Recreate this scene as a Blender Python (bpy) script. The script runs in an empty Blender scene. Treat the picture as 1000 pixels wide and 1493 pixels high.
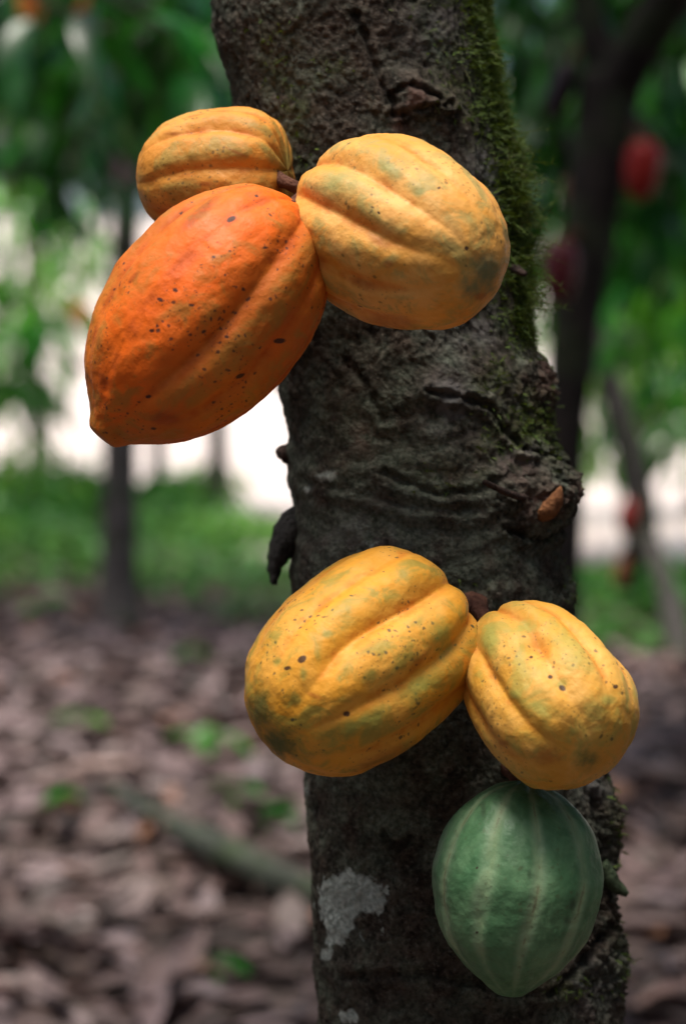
import bpy, math, random
import numpy as np
from mathutils import Vector, Matrix

random.seed(7)
rng = np.random.default_rng(7)
S = bpy.context.scene
COL = S.collection
PI = math.pi

# ------------------------------------------------------------------ camera
F = 50.0 / 23.6 * 1493.0          # focal length in photograph pixels
CAM_H = 1.0
PITCH = math.atan((746.5 - 600.0) / F)
CAM = Vector((0, 0, CAM_H))
FWD = Vector((0, math.cos(PITCH), -math.sin(PITCH)))
UPV = Vector((0, math.sin(PITCH), math.cos(PITCH)))
cd = bpy.data.cameras.new('camera')
cam = bpy.data.objects.new('camera', cd)
COL.objects.link(cam)
cam.location = CAM
cam.rotation_euler = (PI / 2 - PITCH, 0, 0)
cd.sensor_fit = 'VERTICAL'
cd.sensor_height = 23.6
cd.sensor_width = 23.6
cd.lens = 50
cd.clip_start = 0.05
cd.clip_end = 2000
cd.dof.use_dof = True
cd.dof.focus_distance = 1.235
cd.dof.aperture_fstop = 3.0
S.camera = cam

# ------------------------------------------------------------------ sky, sun, exposure
SUN_EL, SUN_AZ = math.radians(77), math.radians(215)
W = bpy.data.worlds.new("World")
S.world = W
W.use_nodes = True
wn = W.node_tree
bg = wn.nodes['Background']
sky = wn.nodes.new('ShaderNodeTexSky')
sky.sky_type = 'NISHITA'
sky.sun_disc = False
sky.sun_elevation = SUN_EL
sky.sun_rotation = SUN_AZ
sky.air_density = 1.0
sky.dust_density = 5.0
wn.links.new(sky.outputs[0], bg.inputs[0])
bg.inputs[1].default_value = 0.05
sd = bpy.data.lights.new('sun', 'SUN')
sd.energy = 1.5
sd.angle = math.radians(24)
sd.color = (1.0, 0.95, 0.87)
sun = bpy.data.objects.new('sun', sd)
COL.objects.link(sun)
dsun = Vector((math.sin(SUN_AZ) * math.cos(SUN_EL), math.cos(SUN_AZ) * math.cos(SUN_EL), math.sin(SUN_EL)))
sun.rotation_euler = dsun.to_track_quat('Z', 'Y').to_euler()
sun.location = (0, -3, 12)
S.view_settings.view_transform = 'Standard'
S.view_settings.look = 'None'
S.view_settings.gamma = 1.0
S.view_settings.use_curve_mapping = False
S.view_settings.exposure = 1.8
S.render.engine = 'CYCLES'
S.cycles.max_bounces = 6
S.cycles.diffuse_bounces = 3
S.cycles.glossy_bounces = 2
S.cycles.transmission_bounces = 3


# ------------------------------------------------------------------ helpers
def at(px, py, d):
    """the point seen at a pixel of the photograph, d metres in front of the camera"""
    return CAM + Vector((1, 0, 0)) * ((px - 500) / F * d) + UPV * (-(py - 746.5) / F * d) + FWD * d


def ground_at(px, py):
    v = at(px, py, 1.0) - CAM
    return CAM + v * (-CAM_H / v.z)


def project(P):
    """pixel coordinates of an (n,3) array"""
    q = P - np.array(CAM)
    d = q @ np.array(FWD)
    return 500 + F * q[:, 0] / d, 746.5 - F * (q @ np.array(UPV)) / d


_perm = np.random.default_rng(3).permutation(256)
_perm = np.concatenate([_perm, _perm, _perm])
_grad = np.random.default_rng(5).normal(size=(256, 3))
_grad /= np.linalg.norm(_grad, axis=1)[:, None]


def perlin(P):
    P = np.asarray(P, float)
    i = np.floor(P).astype(int)
    f = P - i
    i = i & 255
    u = f * f * f * (f * (f * 6 - 15) + 10)
    out = 0
    for dx in (0, 1):
        wx = u[:, 0] if dx else 1 - u[:, 0]
        for dy in (0, 1):
            wy = u[:, 1] if dy else 1 - u[:, 1]
            for dz in (0, 1):
                wz = u[:, 2] if dz else 1 - u[:, 2]
                h = _perm[_perm[_perm[i[:, 0] + dx] + i[:, 1] + dy] + i[:, 2] + dz]
                g = _grad[h]
                out = out + wx * wy * wz * (g[:, 0] * (f[:, 0] - dx) + g[:, 1] * (f[:, 1] - dy) + g[:, 2] * (f[:, 2] - dz))
    return out * 1.6


def fbm(P, n=4, gain=0.5):
    a, s, o = 1.0, 0.0, 0
    for k in range(n):
        o = o + a * perlin(np.asarray(P) * 2.03 ** k + 17.3 * k)
        s += a
        a *= gain
    return o / s


def sstep(a, b, x):
    t = np.clip((x - a) / (b - a), 0, 1)
    return t * t * (3 - 2 * t)


def curve_interp(x, xs, ys):
    """smooth (cubic Hermite) interpolation"""
    xs = np.asarray(xs, float)
    ys = np.asarray(ys, float)
    m = np.gradient(ys, xs)
    x = np.clip(x, xs[0], xs[-1])
    k = np.clip(np.searchsorted(xs, x, side='right') - 1, 0, len(xs) - 2)
    h = xs[k + 1] - xs[k]
    t = (x - xs[k]) / h
    return ((2 * t**3 - 3 * t**2 + 1) * ys[k] + (t**3 - 2 * t**2 + t) * h * m[k]
            + (-2 * t**3 + 3 * t**2) * ys[k + 1] + (t**3 - t**2) * h * m[k + 1])


def mesh_np(name, V, faces, mat=None, smooth=True, attrs=None):
    """faces: (n,3) or (n,4) array"""
    me = bpy.data.meshes.new(name)
    V = np.asarray(V, np.float32)
    faces = np.asarray(faces, np.int32)
    n, k = faces.shape
    me.vertices.add(len(V))
    me.vertices.foreach_set('co', V.ravel())
    me.loops.add(n * k)
    me.loops.foreach_set('vertex_index', faces.ravel())
    me.polygons.add(n)
    me.polygons.foreach_set('loop_start', np.arange(0, n * k, k, dtype=np.int32))
    me.polygons.foreach_set('loop_total', np.full(n, k, np.int32))
    me.polygons.foreach_set('use_smooth', np.full(n, smooth))
    me.update(calc_edges=True)
    me.validate()
    if attrs:
        for an, A in attrs.items():
            ca = me.color_attributes.new(an, 'FLOAT_COLOR', 'POINT')
            c = np.ones((len(V), 4), np.float32)
            c[:, :A.shape[1]] = A
            ca.data.foreach_set('color', c.ravel())
    if mat:
        me.materials.append(mat)
    return me


def add(name, me, parent=None, loc=None, label=None, cat=None, group=None, kind=None):
    o = bpy.data.objects.new(name, me)
    COL.objects.link(o)
    if parent:
        o.parent = parent
    if loc is not None:
        o.location = loc
    tag(o, label, cat, group, kind)
    return o


def tag(o, label=None, cat=None, group=None, kind=None):
    for k, v in (('label', label), ('category', cat), ('group', group), ('kind', kind)):
        if v:
            o[k] = v
    return o


def grid_faces(nr, nc, wrap=True):
    """quads of an nr x nc grid of vertices, wrapping round the columns"""
    r = np.arange(nr - 1)[:, None]
    c = np.arange(nc if wrap else nc - 1)[None, :]
    c2 = (c + 1) % nc
    return np.stack([r * nc + c, r * nc + c2, (r + 1) * nc + c2, (r + 1) * nc + c], -1).reshape(-1, 4)


def tube_np(pts, radii, seg=10, rough=0.0, freq=20.0, cap=True, subdiv=5):
    """a lumpy tapering tube through points"""
    pts = np.array([list(p) for p in pts], float)
    radii = np.array(radii, float)
    t = np.arange(len(pts))
    tt = np.linspace(0, len(pts) - 1, (len(pts) - 1) * subdiv + 1)
    if len(pts) > 2:
        C = np.stack([curve_interp(tt, t, pts[:, k]) for k in range(3)], 1)
        R = np.maximum(curve_interp(tt, t, radii), 1e-4)
    else:
        C = np.stack([np.interp(tt, t, pts[:, k]) for k in range(3)], 1)
        R = np.interp(tt, t, radii)
    T = np.gradient(C, axis=0)
    T /= np.linalg.norm(T, axis=1)[:, None]
    ref = np.array([0.3, 1.0, 0.15]) if abs(T[:, 1]).mean() < 0.7 else np.array([1.0, 0.1, 0.2])
    U = np.cross(T, ref)
    U /= np.linalg.norm(U, axis=1)[:, None]
    Wv = np.cross(T, U)
    a = np.linspace(0, 2 * PI, seg, endpoint=False)
    dirs = U[:, None, :] * np.cos(a)[None, :, None] + Wv[:, None, :] * np.sin(a)[None, :, None]
    V = (C[:, None, :] + dirs * R[:, None, None]).reshape(-1, 3)
    if rough:
        V = V + dirs.reshape(-1, 3) * (fbm(V * freq, 3) * rough)[:, None] * np.repeat(R, seg)[:, None]
    Fq = grid_faces(len(C), seg)
    if cap:
        n = len(V)
        V = np.vstack([V, C[0], C[-1]])
        i = np.arange(seg)
        j = (i + 1) % seg
        b = (len(C) - 1) * seg
        Fq = np.vstack([Fq, np.stack([j, i, np.full(seg, n), np.full(seg, n)], 1)[:, [0, 1, 2, 3]],
                        np.stack([b + i, b + j, np.full(seg, n + 1), np.full(seg, n + 1)], 1)])
    return V, Fq


def tube(name, pts, radii, mat, parent=None, origin=None, **kw):
    """one tube as a mesh object; origin = the parent's location, so points can be given in world space"""
    V, Fq = tube_np(pts, radii, **kw)
    if origin is not None:
        V = V - np.array(origin)
    me = bpy.data.meshes.new(name)
    fl = [tuple(dict.fromkeys(f)) for f in Fq.tolist()]
    me.from_pydata(V.tolist(), [], fl)
    me.polygons.foreach_set('use_smooth', [True] * len(me.polygons))
    me.materials.append(mat)
    return add(name, me, parent)


# ------------------------------------------------------------------ materials
def new_mat(name):
    m = bpy.data.materials.new(name)
    m.use_nodes = True
    nt = m.node_tree
    return m, nt, nt.nodes['Principled BSDF']


class NT:
    """short node writing"""
    def __init__(self, nt):
        self.nt = nt

    def _in(self, sock, v):
        if isinstance(v, bpy.types.NodeSocket):
            self.nt.links.new(v, sock)
        elif isinstance(v, (tuple, list)) and sock.type == 'RGBA':
            sock.default_value = (*v[:3], 1)
        else:
            sock.default_value = v

    def math(self, op, a, b=0.0, c=None):
        n = self.nt.nodes.new('ShaderNodeMath')
        n.operation = op
        self._in(n.inputs[0], a)
        self._in(n.inputs[1], b)
        if c is not None:
            self._in(n.inputs[2], c)
        return n.outputs[0]

    def mix(self, f, a, b, mode='MIX'):
        n = self.nt.nodes.new('ShaderNodeMix')
        n.data_type = 'RGBA'
        n.blend_type = mode
        self._in(n.inputs[0], f)
        self._in(n.inputs[6], a)
        self._in(n.inputs[7], b)
        return n.outputs[2]

    def ramp(self, f, lo, hi, a=0.0, b=1.0):
        n = self.nt.nodes.new('ShaderNodeMapRange')
        n.interpolation_type = 'SMOOTHSTEP'
        self._in(n.inputs[0], f)
        self._in(n.inputs[1], lo)
        self._in(n.inputs[2], hi)
        self._in(n.inputs[3], a)
        self._in(n.inputs[4], b)
        return n.outputs[0]

    def coord(self, which='Object', scale=None):
        n = self.nt.nodes.new('ShaderNodeTexCoord')
        o = n.outputs[which]
        if scale:
            m = self.nt.nodes.new('ShaderNodeMapping')
            m.inputs['Scale'].default_value = scale
            self.nt.links.new(o, m.inputs[0])
            o = m.outputs[0]
        return o

    def noise(self, v, scale, detail=4, rough=0.55, dist=0.0):
        n = self.nt.nodes.new('ShaderNodeTexNoise')
        self._in(n.inputs['Vector'], v)
        n.inputs['Scale'].default_value = scale
        n.inputs['Detail'].default_value = detail
        n.inputs['Roughness'].default_value = rough
        n.inputs['Distortion'].default_value = dist
        return n.outputs[0]

    def voronoi(self, v, scale, rand=1.0, out='Distance'):
        n = self.nt.nodes.new('ShaderNodeTexVoronoi')
        self._in(n.inputs['Vector'], v)
        n.inputs['Scale'].default_value = scale
        n.inputs['Randomness'].default_value = rand
        return n.outputs[out]

    def attr(self, name):
        n = self.nt.nodes.new('ShaderNodeAttribute')
        n.attribute_name = name
        s = self.nt.nodes.new('ShaderNodeSeparateColor')
        self.nt.links.new(n.outputs['Color'], s.inputs[0])
        return s.outputs

    def rand(self):
        n = self.nt.nodes.new('ShaderNodeObjectInfo')
        return n.outputs['Random']

    def island(self):
        n = self.nt.nodes.new('ShaderNodeNewGeometry')
        return n.outputs['Random Per Island']

    def bump(self, h, strength, dist, normal=None):
        n = self.nt.nodes.new('ShaderNodeBump')
        n.inputs['Strength'].default_value = strength
        n.inputs['Distance'].default_value = dist
        self._in(n.inputs['Height'], h)
        if normal is not None:
            self.nt.links.new(normal, n.inputs['Normal'])
        return n.outputs[0]


def leaf_mat(name, dark, mid, light, island=False, trans=0.3, rough=0.38):
    m, nt, p = new_mat(name)
    T = NT(nt)
    r = T.island() if island else T.rand()
    c = T.mix(T.ramp(r, 0.0, 0.6), dark, mid)
    c = T.mix(T.ramp(r, 0.72, 1.0), c, light)
    n = T.noise(T.coord('Object'), 14.0, 3)
    c = T.mix(T.ramp(n, 0.35, 0.75, 0.0, 0.5), c, mid)
    T._in(p.inputs['Base Color'], c)
    p.inputs['Roughness'].default_value = rough
    p.inputs['Specular IOR Level'].default_value = 0.38
    tr = nt.nodes.new('ShaderNodeBsdfTranslucent')
    T._in(tr.inputs[0], T.mix(0.5, c, (light[0] * 1.4, light[1] * 1.3, light[2] * 0.6)))
    mx = nt.nodes.new('ShaderNodeMixShader')
    mx.inputs[0].default_value = trans
    nt.links.new(p.outputs[0], mx.inputs[1])
    nt.links.new(tr.outputs[0], mx.inputs[2])
    nt.links.new(mx.outputs[0], nt.nodes['Material Output'].inputs[0])
    return m


M = {}
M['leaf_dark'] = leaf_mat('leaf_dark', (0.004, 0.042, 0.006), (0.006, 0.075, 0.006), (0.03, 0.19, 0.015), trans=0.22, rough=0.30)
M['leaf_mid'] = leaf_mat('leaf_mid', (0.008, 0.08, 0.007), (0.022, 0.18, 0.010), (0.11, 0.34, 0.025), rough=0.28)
M['leaf_bright'] = leaf_mat('leaf_bright', (0.06, 0.18, 0.03), (0.12, 0.30, 0.05), (0.22, 0.42, 0.10), trans=0.45)  # lighter leaf copy, sunlit and backlit look put into the colour
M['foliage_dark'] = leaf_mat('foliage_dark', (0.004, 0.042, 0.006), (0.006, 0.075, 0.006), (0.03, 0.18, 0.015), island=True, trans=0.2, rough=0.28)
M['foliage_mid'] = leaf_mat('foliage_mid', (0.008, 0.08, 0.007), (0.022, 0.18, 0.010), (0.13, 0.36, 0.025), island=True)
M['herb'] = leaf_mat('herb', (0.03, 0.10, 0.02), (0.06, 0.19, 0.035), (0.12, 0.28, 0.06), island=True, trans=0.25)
M['foliage_bright'] = leaf_mat('foliage_bright', (0.06, 0.20, 0.03), (0.13, 0.34, 0.05), (0.28, 0.50, 0.12), island=True, trans=0.45)  # lighter foliage copy with the sunlit look put into its colour
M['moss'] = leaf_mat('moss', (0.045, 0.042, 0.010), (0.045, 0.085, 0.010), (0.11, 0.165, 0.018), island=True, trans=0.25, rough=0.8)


def litter_mat(name, island):
    m, nt, p = new_mat(name)
    T = NT(nt)
    r = T.island() if island else T.rand()
    cr = nt.nodes.new('ShaderNodeValToRGB')
    cr.color_ramp.interpolation = 'LINEAR'
    e = cr.color_ramp.elements
    stops = [(0.0, (0.03, 0.018, 0.016)), (0.22, (0.085, 0.054, 0.048)), (0.45, (0.155, 0.10, 0.094)),
             (0.70, (0.24, 0.175, 0.18)), (0.86, (0.16, 0.095, 0.085)), (0.93, (0.32, 0.25, 0.255)), (1.0, (0.30, 0.13, 0.06))]
    e[0].position, e[0].color = stops[0][0], (*stops[0][1], 1)
    e[1].position, e[1].color = stops[-1][0], (*stops[-1][1], 1)
    for s, c in stops[1:-1]:
        x = e.new(s)
        x.color = (*c, 1)
    T._in(cr.inputs[0], r)
    n = T.noise(T.coord('Object'), 30.0, 4)
    c = T.mix(T.ramp(n, 0.35, 0.7, 0.0, 0.45), cr.outputs[0], (0.10, 0.07, 0.055))
    T._in(p.inputs['Base Color'], c)
    p.inputs['Roughness'].default_value = 0.5
    return m


M['litter_mass'] = litter_mat('dry_leaf_mass', True)


def dry_mat(name, col):
    m, nt, p = new_mat(name)
    T = NT(nt)
    c = T.mix(T.ramp(T.rand(), 0, 1), tuple(x * 0.8 for x in col), tuple(x * 1.2 for x in col))
    c = T.mix(T.ramp(T.noise(T.coord('Object'), 6.0, 4), 0.4, 0.7, 0.0, 0.5), c, (0.10, 0.07, 0.055))
    T._in(p.inputs['Base Color'], c)
    p.inputs['Roughness'].default_value = 0.5
    return m


DRY_COL = [('dark brown', (0.035, 0.021, 0.018)), ('brown', (0.09, 0.056, 0.048)), ('mauve-brown', (0.155, 0.10, 0.094)), ('pale pinkish', (0.27, 0.20, 0.205)), ('rusty orange', (0.24, 0.105, 0.05))]
DRY_M = [dry_mat('dry_leaf_' + n.replace(' ', '_').replace('-', '_'), c) for n, c in DRY_COL]


def wood_mat(name, a, b, scale=18.0, moss=0.0):
    m, nt, p = new_mat(name)
    T = NT(nt)
    v = T.coord('Object')
    n = T.noise(v, scale, 5, 0.65)
    c = T.mix(T.ramp(n, 0.3, 0.7), a, b)
    if moss:
        c = T.mix(T.ramp(T.noise(v, scale * 0.35, 3), 0.5, 0.62, 0, moss), c, (0.04, 0.06, 0.025))
    T._in(p.inputs['Base Color'], c)
    p.inputs['Roughness'].default_value = 0.9
    p.inputs['Specular IOR Level'].default_value = 0.12
    T._in(p.inputs['Normal'], T.bump(n, 0.6, 0.01))
    return m


M['bark_grey'] = wood_mat('bark_grey', (0.045, 0.035, 0.03), (0.13, 0.115, 0.105), 16, 0.5)
M['bark_black'] = wood_mat('bark_black', (0.012, 0.010, 0.010), (0.03, 0.024, 0.022), 22, 0.3)
M['bark_mid'] = wood_mat('bark_mid', (0.025, 0.022, 0.020), (0.075, 0.068, 0.062), 14, 0.3)
M['bark_pale'] = wood_mat('bark_pale', (0.12, 0.10, 0.10), (0.22, 0.19, 0.19), 14)
M['branch_green'] = wood_mat('branch_green', (0.03, 0.034, 0.027), (0.075, 0.085, 0.068), 20, 0.6)
M['flake'] = wood_mat('flake', (0.012, 0.011, 0.010), (0.045, 0.042, 0.04), 220)
M['stalk'] = wood_mat('stalk', (0.07, 0.028, 0.02), (0.15, 0.07, 0.045), 160)
M['stub'] = wood_mat('stub', (0.10, 0.04, 0.018), (0.24, 0.105, 0.045), 140)
M['twig'] = wood_mat('twig', (0.02, 0.014, 0.012), (0.07, 0.045, 0.038), 180)
M['mossy_twig'] = wood_mat('mossy_twig', (0.02, 0.03, 0.015), (0.05, 0.07, 0.04), 180)


def bark_main():
    m, nt, p = new_mat('cocoa_bark')
    T = NT(nt)
    v = T.coord('Object')
    k = T.attr('mask')          # R lichen, G moss, B pale grey bark
    k2 = T.attr('mask2')        # R reddish scar wood, G green algae film, B crevice
    fine = T.noise(v, 330.0, 6, 0.72)
    mid = T.noise(v, 75.0, 5, 0.62)
    big = T.noise(v, 22.0, 4, 0.6)
    c = T.mix(T.ramp(mid, 0.32, 0.68), (0.016, 0.012, 0.009), (0.082, 0.062, 0.047))
    c = T.mix(T.ramp(big, 0.45, 0.65, 0, 0.75), c, (0.075, 0.075, 0.060))
    c = T.mix(T.ramp(fine, 0.53, 0.66, 0, 0.75), c, (0.14, 0.12, 0.10))
    c = T.mix(T.ramp(fine, 0.48, 0.36, 0, 0.85), c, (0.007, 0.0055, 0.005))
    # thin green film of algae
    g = T.math('MULTIPLY', k2[1], T.ramp(T.noise(v, 48.0, 5, 0.6), 0.32, 0.58))
    c = T.mix(T.math('MULTIPLY', g, 0.82), c, T.mix(T.ramp(fine, 0.35, 0.65), (0.042, 0.052, 0.038), (0.125, 0.140, 0.108)))
    # pale bark
    pb = T.math('MULTIPLY', k[2], T.ramp(mid, 0.34, 0.58))
    c = T.mix(T.math('MULTIPLY', pb, 0.8), c, (0.17, 0.165, 0.17))
    # scar wood
    sw = T.math('MULTIPLY', k2[0], T.ramp(mid, 0.36, 0.55))
    c = T.mix(T.math('MULTIPLY', sw, 0.85), c, (0.17, 0.095, 0.078))
    # moss film
    ms = T.math('MULTIPLY', k[1], T.ramp(T.noise(v, 110.0, 4, 0.65), 0.36, 0.60))
    c = T.mix(T.math('MULTIPLY', ms, 0.85), c, T.mix(T.ramp(fine, 0.3, 0.7), (0.028, 0.045, 0.008), (0.085, 0.12, 0.018)))
    # lichen
    ln = T.math('ADD', k[0], T.math('MULTIPLY', T.math('SUBTRACT', T.noise(v, 130.0, 5, 0.7), 0.5), 1.1))
    lm = T.ramp(ln, 0.42, 0.66)
    lc = T.mix(T.ramp(T.noise(v, 300.0, 3), 0.35, 0.7), (0.30, 0.34, 0.31), (0.50, 0.54, 0.50))
    c = T.mix(T.math('MULTIPLY', lm, 0.92), c, lc)
    # darker colour down in the crevices
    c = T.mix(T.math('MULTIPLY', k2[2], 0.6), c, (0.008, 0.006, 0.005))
    T._in(p.inputs['Base Color'], c)
    p.inputs['Roughness'].default_value = 0.88
    p.inputs['Specular IOR Level'].default_value = 0.10
    b1 = T.bump(mid, 0.9, 0.007)
    nb = T.bump(fine, 1.0, 0.0032, b1)
    T._in(nb.node.inputs['Strength'], T.ramp(k2[1], 0.5, 1.0, 1.0, 0.45))
    T._in(p.inputs['Normal'], nb)
    return m


def pod_mat(name, base, alt, green, g_amt=0.5, tip=(0.06, 0.10, 0.04), speck=1.0, seam=None, seam_amt=0.0, orange=None,
            rough=0.50, brown_amt=0.6, tip_at=0.93, dots=(0.06, 0.055, 0.025)):
    m, nt, p = new_mat(name)
    T = NT(nt)
    v = T.coord('Object')
    k = T.attr('pod')           # R along the pod, G nearness to a furrow
    s, fur = k[0], k[1]
    n1 = T.noise(v, 26.0, 4, 0.6, 0.6)
    n2 = T.noise(v, 70.0, 5, 0.62)
    n3 = T.noise(v, 260.0, 4, 0.6)
    c = T.mix(T.ramp(n1, 0.36, 0.66), base, alt)
    if orange:
        c = T.mix(T.math('MULTIPLY', k[2], 1.0), c, orange)
    gm = T.math('MULTIPLY', T.ramp(T.noise(v, 44.0, 5, 0.68, 1.0), 0.43, 0.62), T.ramp(fur, 0.7, 0.1))
    c = T.mix(T.math('MULTIPLY', gm, g_amt), c, green)
    # fine mottling
    c = T.mix(T.ramp(n2, 0.55, 0.75, 0, 0.35), c, (base[0] * 0.6, base[1] * 0.5, base[2] * 0.5))
    # brownish along the furrows, broken up
    fb = T.math('MULTIPLY', T.ramp(fur, 0.55, 1.0), T.ramp(n2, 0.38, 0.62))
    c = T.mix(T.math('MULTIPLY', fb, brown_amt), c, (base[0] * 0.85, base[1] * 0.50, base[2] * 0.35))
    if seam:
        c = T.mix(T.math('MULTIPLY', T.ramp(fur, 0.02, 0.8), T.ramp(n1, 0.25, 0.6, 0.15, 0.6)), c, (0.20, 0.28, 0.165))
        sm = T.math('MULTIPLY', T.ramp(fur, 0.62, 0.95), T.ramp(n2, 0.30, 0.60))
        c = T.mix(T.math('MULTIPLY', sm, seam_amt), c, seam)
        c = T.mix(T.math('MULTIPLY', T.math('MULTIPLY', T.ramp(fur, 0.93, 0.99), T.ramp(n2, 0.50, 0.62)), 0.45), c, (0.10, 0.05, 0.03))
    # tip patch
    tn = T.math('ADD', s, T.math('MULTIPLY', T.math('SUBTRACT', n1, 0.5), 0.22))
    c = T.mix(T.ramp(tn, tip_at, tip_at + 0.10, 0, 0.9), c, tip)
    # stem end
    c = T.mix(T.ramp(s, 0.09, 0.02, 0, 0.7), c, green)
    # dark freckles, clustered
    cl = T.ramp(T.noise(v, 30.0, 3, 0.6), 0.40, 0.58)
    for sc, rad, am in ((210.0, 0.27, 0.8), (110.0, 0.19, 0.9), (400.0, 0.28, 0.65)):
        vv = nt.nodes.new('ShaderNodeVectorMath')
        vv.operation = 'ADD'
        nt.links.new(v, vv.inputs[0])
        nn = nt.nodes.new('ShaderNodeTexNoise')
        nn.inputs['Scale'].default_value = 180
        nt.links.new(v, nn.inputs['Vector'])
        ss = nt.nodes.new('ShaderNodeVectorMath')
        ss.operation = 'SCALE'
        ss.inputs['Scale'].default_value = 0.004
        nt.links.new(nn.outputs['Color'], ss.inputs[0])
        nt.links.new(ss.outputs[0], vv.inputs[1])
        vo = nt.nodes.new('ShaderNodeTexVoronoi')
        vo.inputs['Scale'].default_value = sc
        nt.links.new(vv.outputs[0], vo.inputs['Vector'])
        sepc = nt.nodes.new('ShaderNodeSeparateColor')
        nt.links.new(vo.outputs['Color'], sepc.inputs[0])
        keep = T.ramp(T.math('MULTIPLY', sepc.outputs[0], cl), 0.34, 0.44)
        spot = T.math('MULTIPLY', T.ramp(vo.outputs['Distance'], rad, rad * 0.45), keep)
        c = T.mix(T.math('MULTIPLY', spot, am * speck), c, dots)
    sk = T.attr('scar')
    rag = T.math('MULTIPLY', T.math('SUBTRACT', T.noise(v, 160.0, 4, 0.6), 0.5), 1.3)
    blot = T.math('MULTIPLY', T.math('SUBTRACT', T.noise(v, 75.0, 5, 0.7), 0.5), 2.6)
    gs = T.ramp(T.math('ADD', sk[1], T.math('MULTIPLY', blot, T.math('POWER', sk[1], 0.5))), 0.15, 1.1, 0, 0.8)
    c = T.mix(gs, c, T.mix(T.ramp(s, 0.78, 0.93), green, tip))
    c = T.mix(T.ramp(T.math('ADD', sk[2], T.math('MULTIPLY', rag, sk[2])), 0.2, 1.0, 0, 0.55), c, (base[0] * 0.45, base[1] * 0.22, base[2] * 0.3))
    c = T.mix(T.ramp(T.math('ADD', sk[0], T.math('MULTIPLY', rag, sk[0])), 0.35, 0.65, 0, 0.92), c, (0.028, 0.012, 0.010))
    T._in(p.inputs['Base Color'], c)
    T._in(p.inputs['Roughness'], T.ramp(n2, 0.3, 0.7, rough, rough + 0.16))
    p.inputs['Specular IOR Level'].default_value = 0.24
    p.inputs['Subsurface Weight'].default_value = 0.0
    b1 = T.bump(T.noise(v, 125.0, 3, 0.5), 0.32, 0.0022, T.bump(n2, 0.15, 0.003))
    T._in(p.inputs['Normal'], T.bump(n3, 0.45, 0.0009, b1))
    return m


M['bark_main'] = bark_main()

# ------------------------------------------------------------------ ground, clearing
def soil_mat():
    m, nt, p = new_mat('soil')
    T = NT(nt)
    v = T.coord('Object')
    c = T.mix(T.ramp(T.noise(v, 3.0, 6, 0.65), 0.35, 0.65), (0.045, 0.032, 0.027), (0.12, 0.085, 0.075))
    c = T.mix(T.ramp(T.noise(v, 22.0, 4), 0.5, 0.7, 0, 0.6), c, (0.20, 0.14, 0.13))
    T._in(p.inputs['Base Color'], c)
    p.inputs['Roughness'].default_value = 0.95
    T._in(p.inputs['Normal'], T.bump(T.noise(v, 40.0, 5), 0.8, 0.02))
    return m


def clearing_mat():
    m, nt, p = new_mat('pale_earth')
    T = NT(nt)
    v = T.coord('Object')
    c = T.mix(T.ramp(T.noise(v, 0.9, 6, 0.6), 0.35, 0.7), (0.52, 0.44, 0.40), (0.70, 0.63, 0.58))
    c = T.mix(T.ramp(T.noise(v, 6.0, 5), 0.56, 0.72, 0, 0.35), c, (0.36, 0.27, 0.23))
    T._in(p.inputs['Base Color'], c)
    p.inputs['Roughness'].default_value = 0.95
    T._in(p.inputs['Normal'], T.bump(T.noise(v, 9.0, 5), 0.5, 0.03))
    return m


def ground_z(x, y):
    """gentle unevenness, flat right by the trunk"""
    x = np.asarray(x, float)
    y = np.asarray(y, float)
    P = np.stack([x * 0.35, y * 0.35, np.zeros_like(x)], 1)
    added_slope = 0.16 * np.clip(y - 30, 0, 70) * sstep(30, 42, y)  # added slope, catches the sun so gaps behind the leaves go white
    return fbm(P, 2) * 0.06 * sstep(1.0, 4.0, np.hypot(x, y - 1.4)) * (1 - sstep(40, 80, np.hypot(x, y))) + added_slope


gx = np.concatenate([np.linspace(-800, -30, 12)[:-1], np.linspace(-30, -8, 40)[:-1], np.linspace(-8, 8, 90)[:-1], np.linspace(8, 30, 40)[:-1], np.linspace(30, 800, 12)])
gy = np.concatenate([np.linspace(-300, -20, 8)[:-1], np.linspace(-20, 0, 20)[:-1], np.linspace(0, 16, 110)[:-1], np.linspace(16, 60, 50)[:-1], np.linspace(60, 1200, 14)])
XX, YY = np.meshgrid(gx, gy)
GV = np.stack([XX.ravel(), YY.ravel(), ground_z(XX.ravel(), YY.ravel())], 1)
add('ground', mesh_np('ground', GV, grid_faces(len(gy), len(gx), wrap=False), soil_mat()), kind='structure')


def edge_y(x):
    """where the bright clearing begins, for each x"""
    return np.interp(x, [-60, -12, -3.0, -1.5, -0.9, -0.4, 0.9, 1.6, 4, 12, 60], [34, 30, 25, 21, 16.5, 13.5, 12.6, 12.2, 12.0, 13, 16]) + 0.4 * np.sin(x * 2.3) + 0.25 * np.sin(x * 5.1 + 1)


cxs = np.concatenate([np.linspace(-400, -30, 8)[:-1], np.linspace(-30, 30, 160)[:-1], np.linspace(30, 400, 8)])
rows = []
ks = np.concatenate([np.linspace(0, 0.06, 30)[:-1], np.linspace(0.06, 1, 22)])
for kk in ks:
    yy = edge_y(cxs) * (1 - kk) + 900 * kk
    rows.append(np.stack([cxs, yy, ground_z(cxs, yy) + 0.012], 1))
add('clearing', mesh_np('clearing', np.vstack(rows), grid_faces(len(ks), len(cxs), wrap=False), clearing_mat()), kind='structure')

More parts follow.
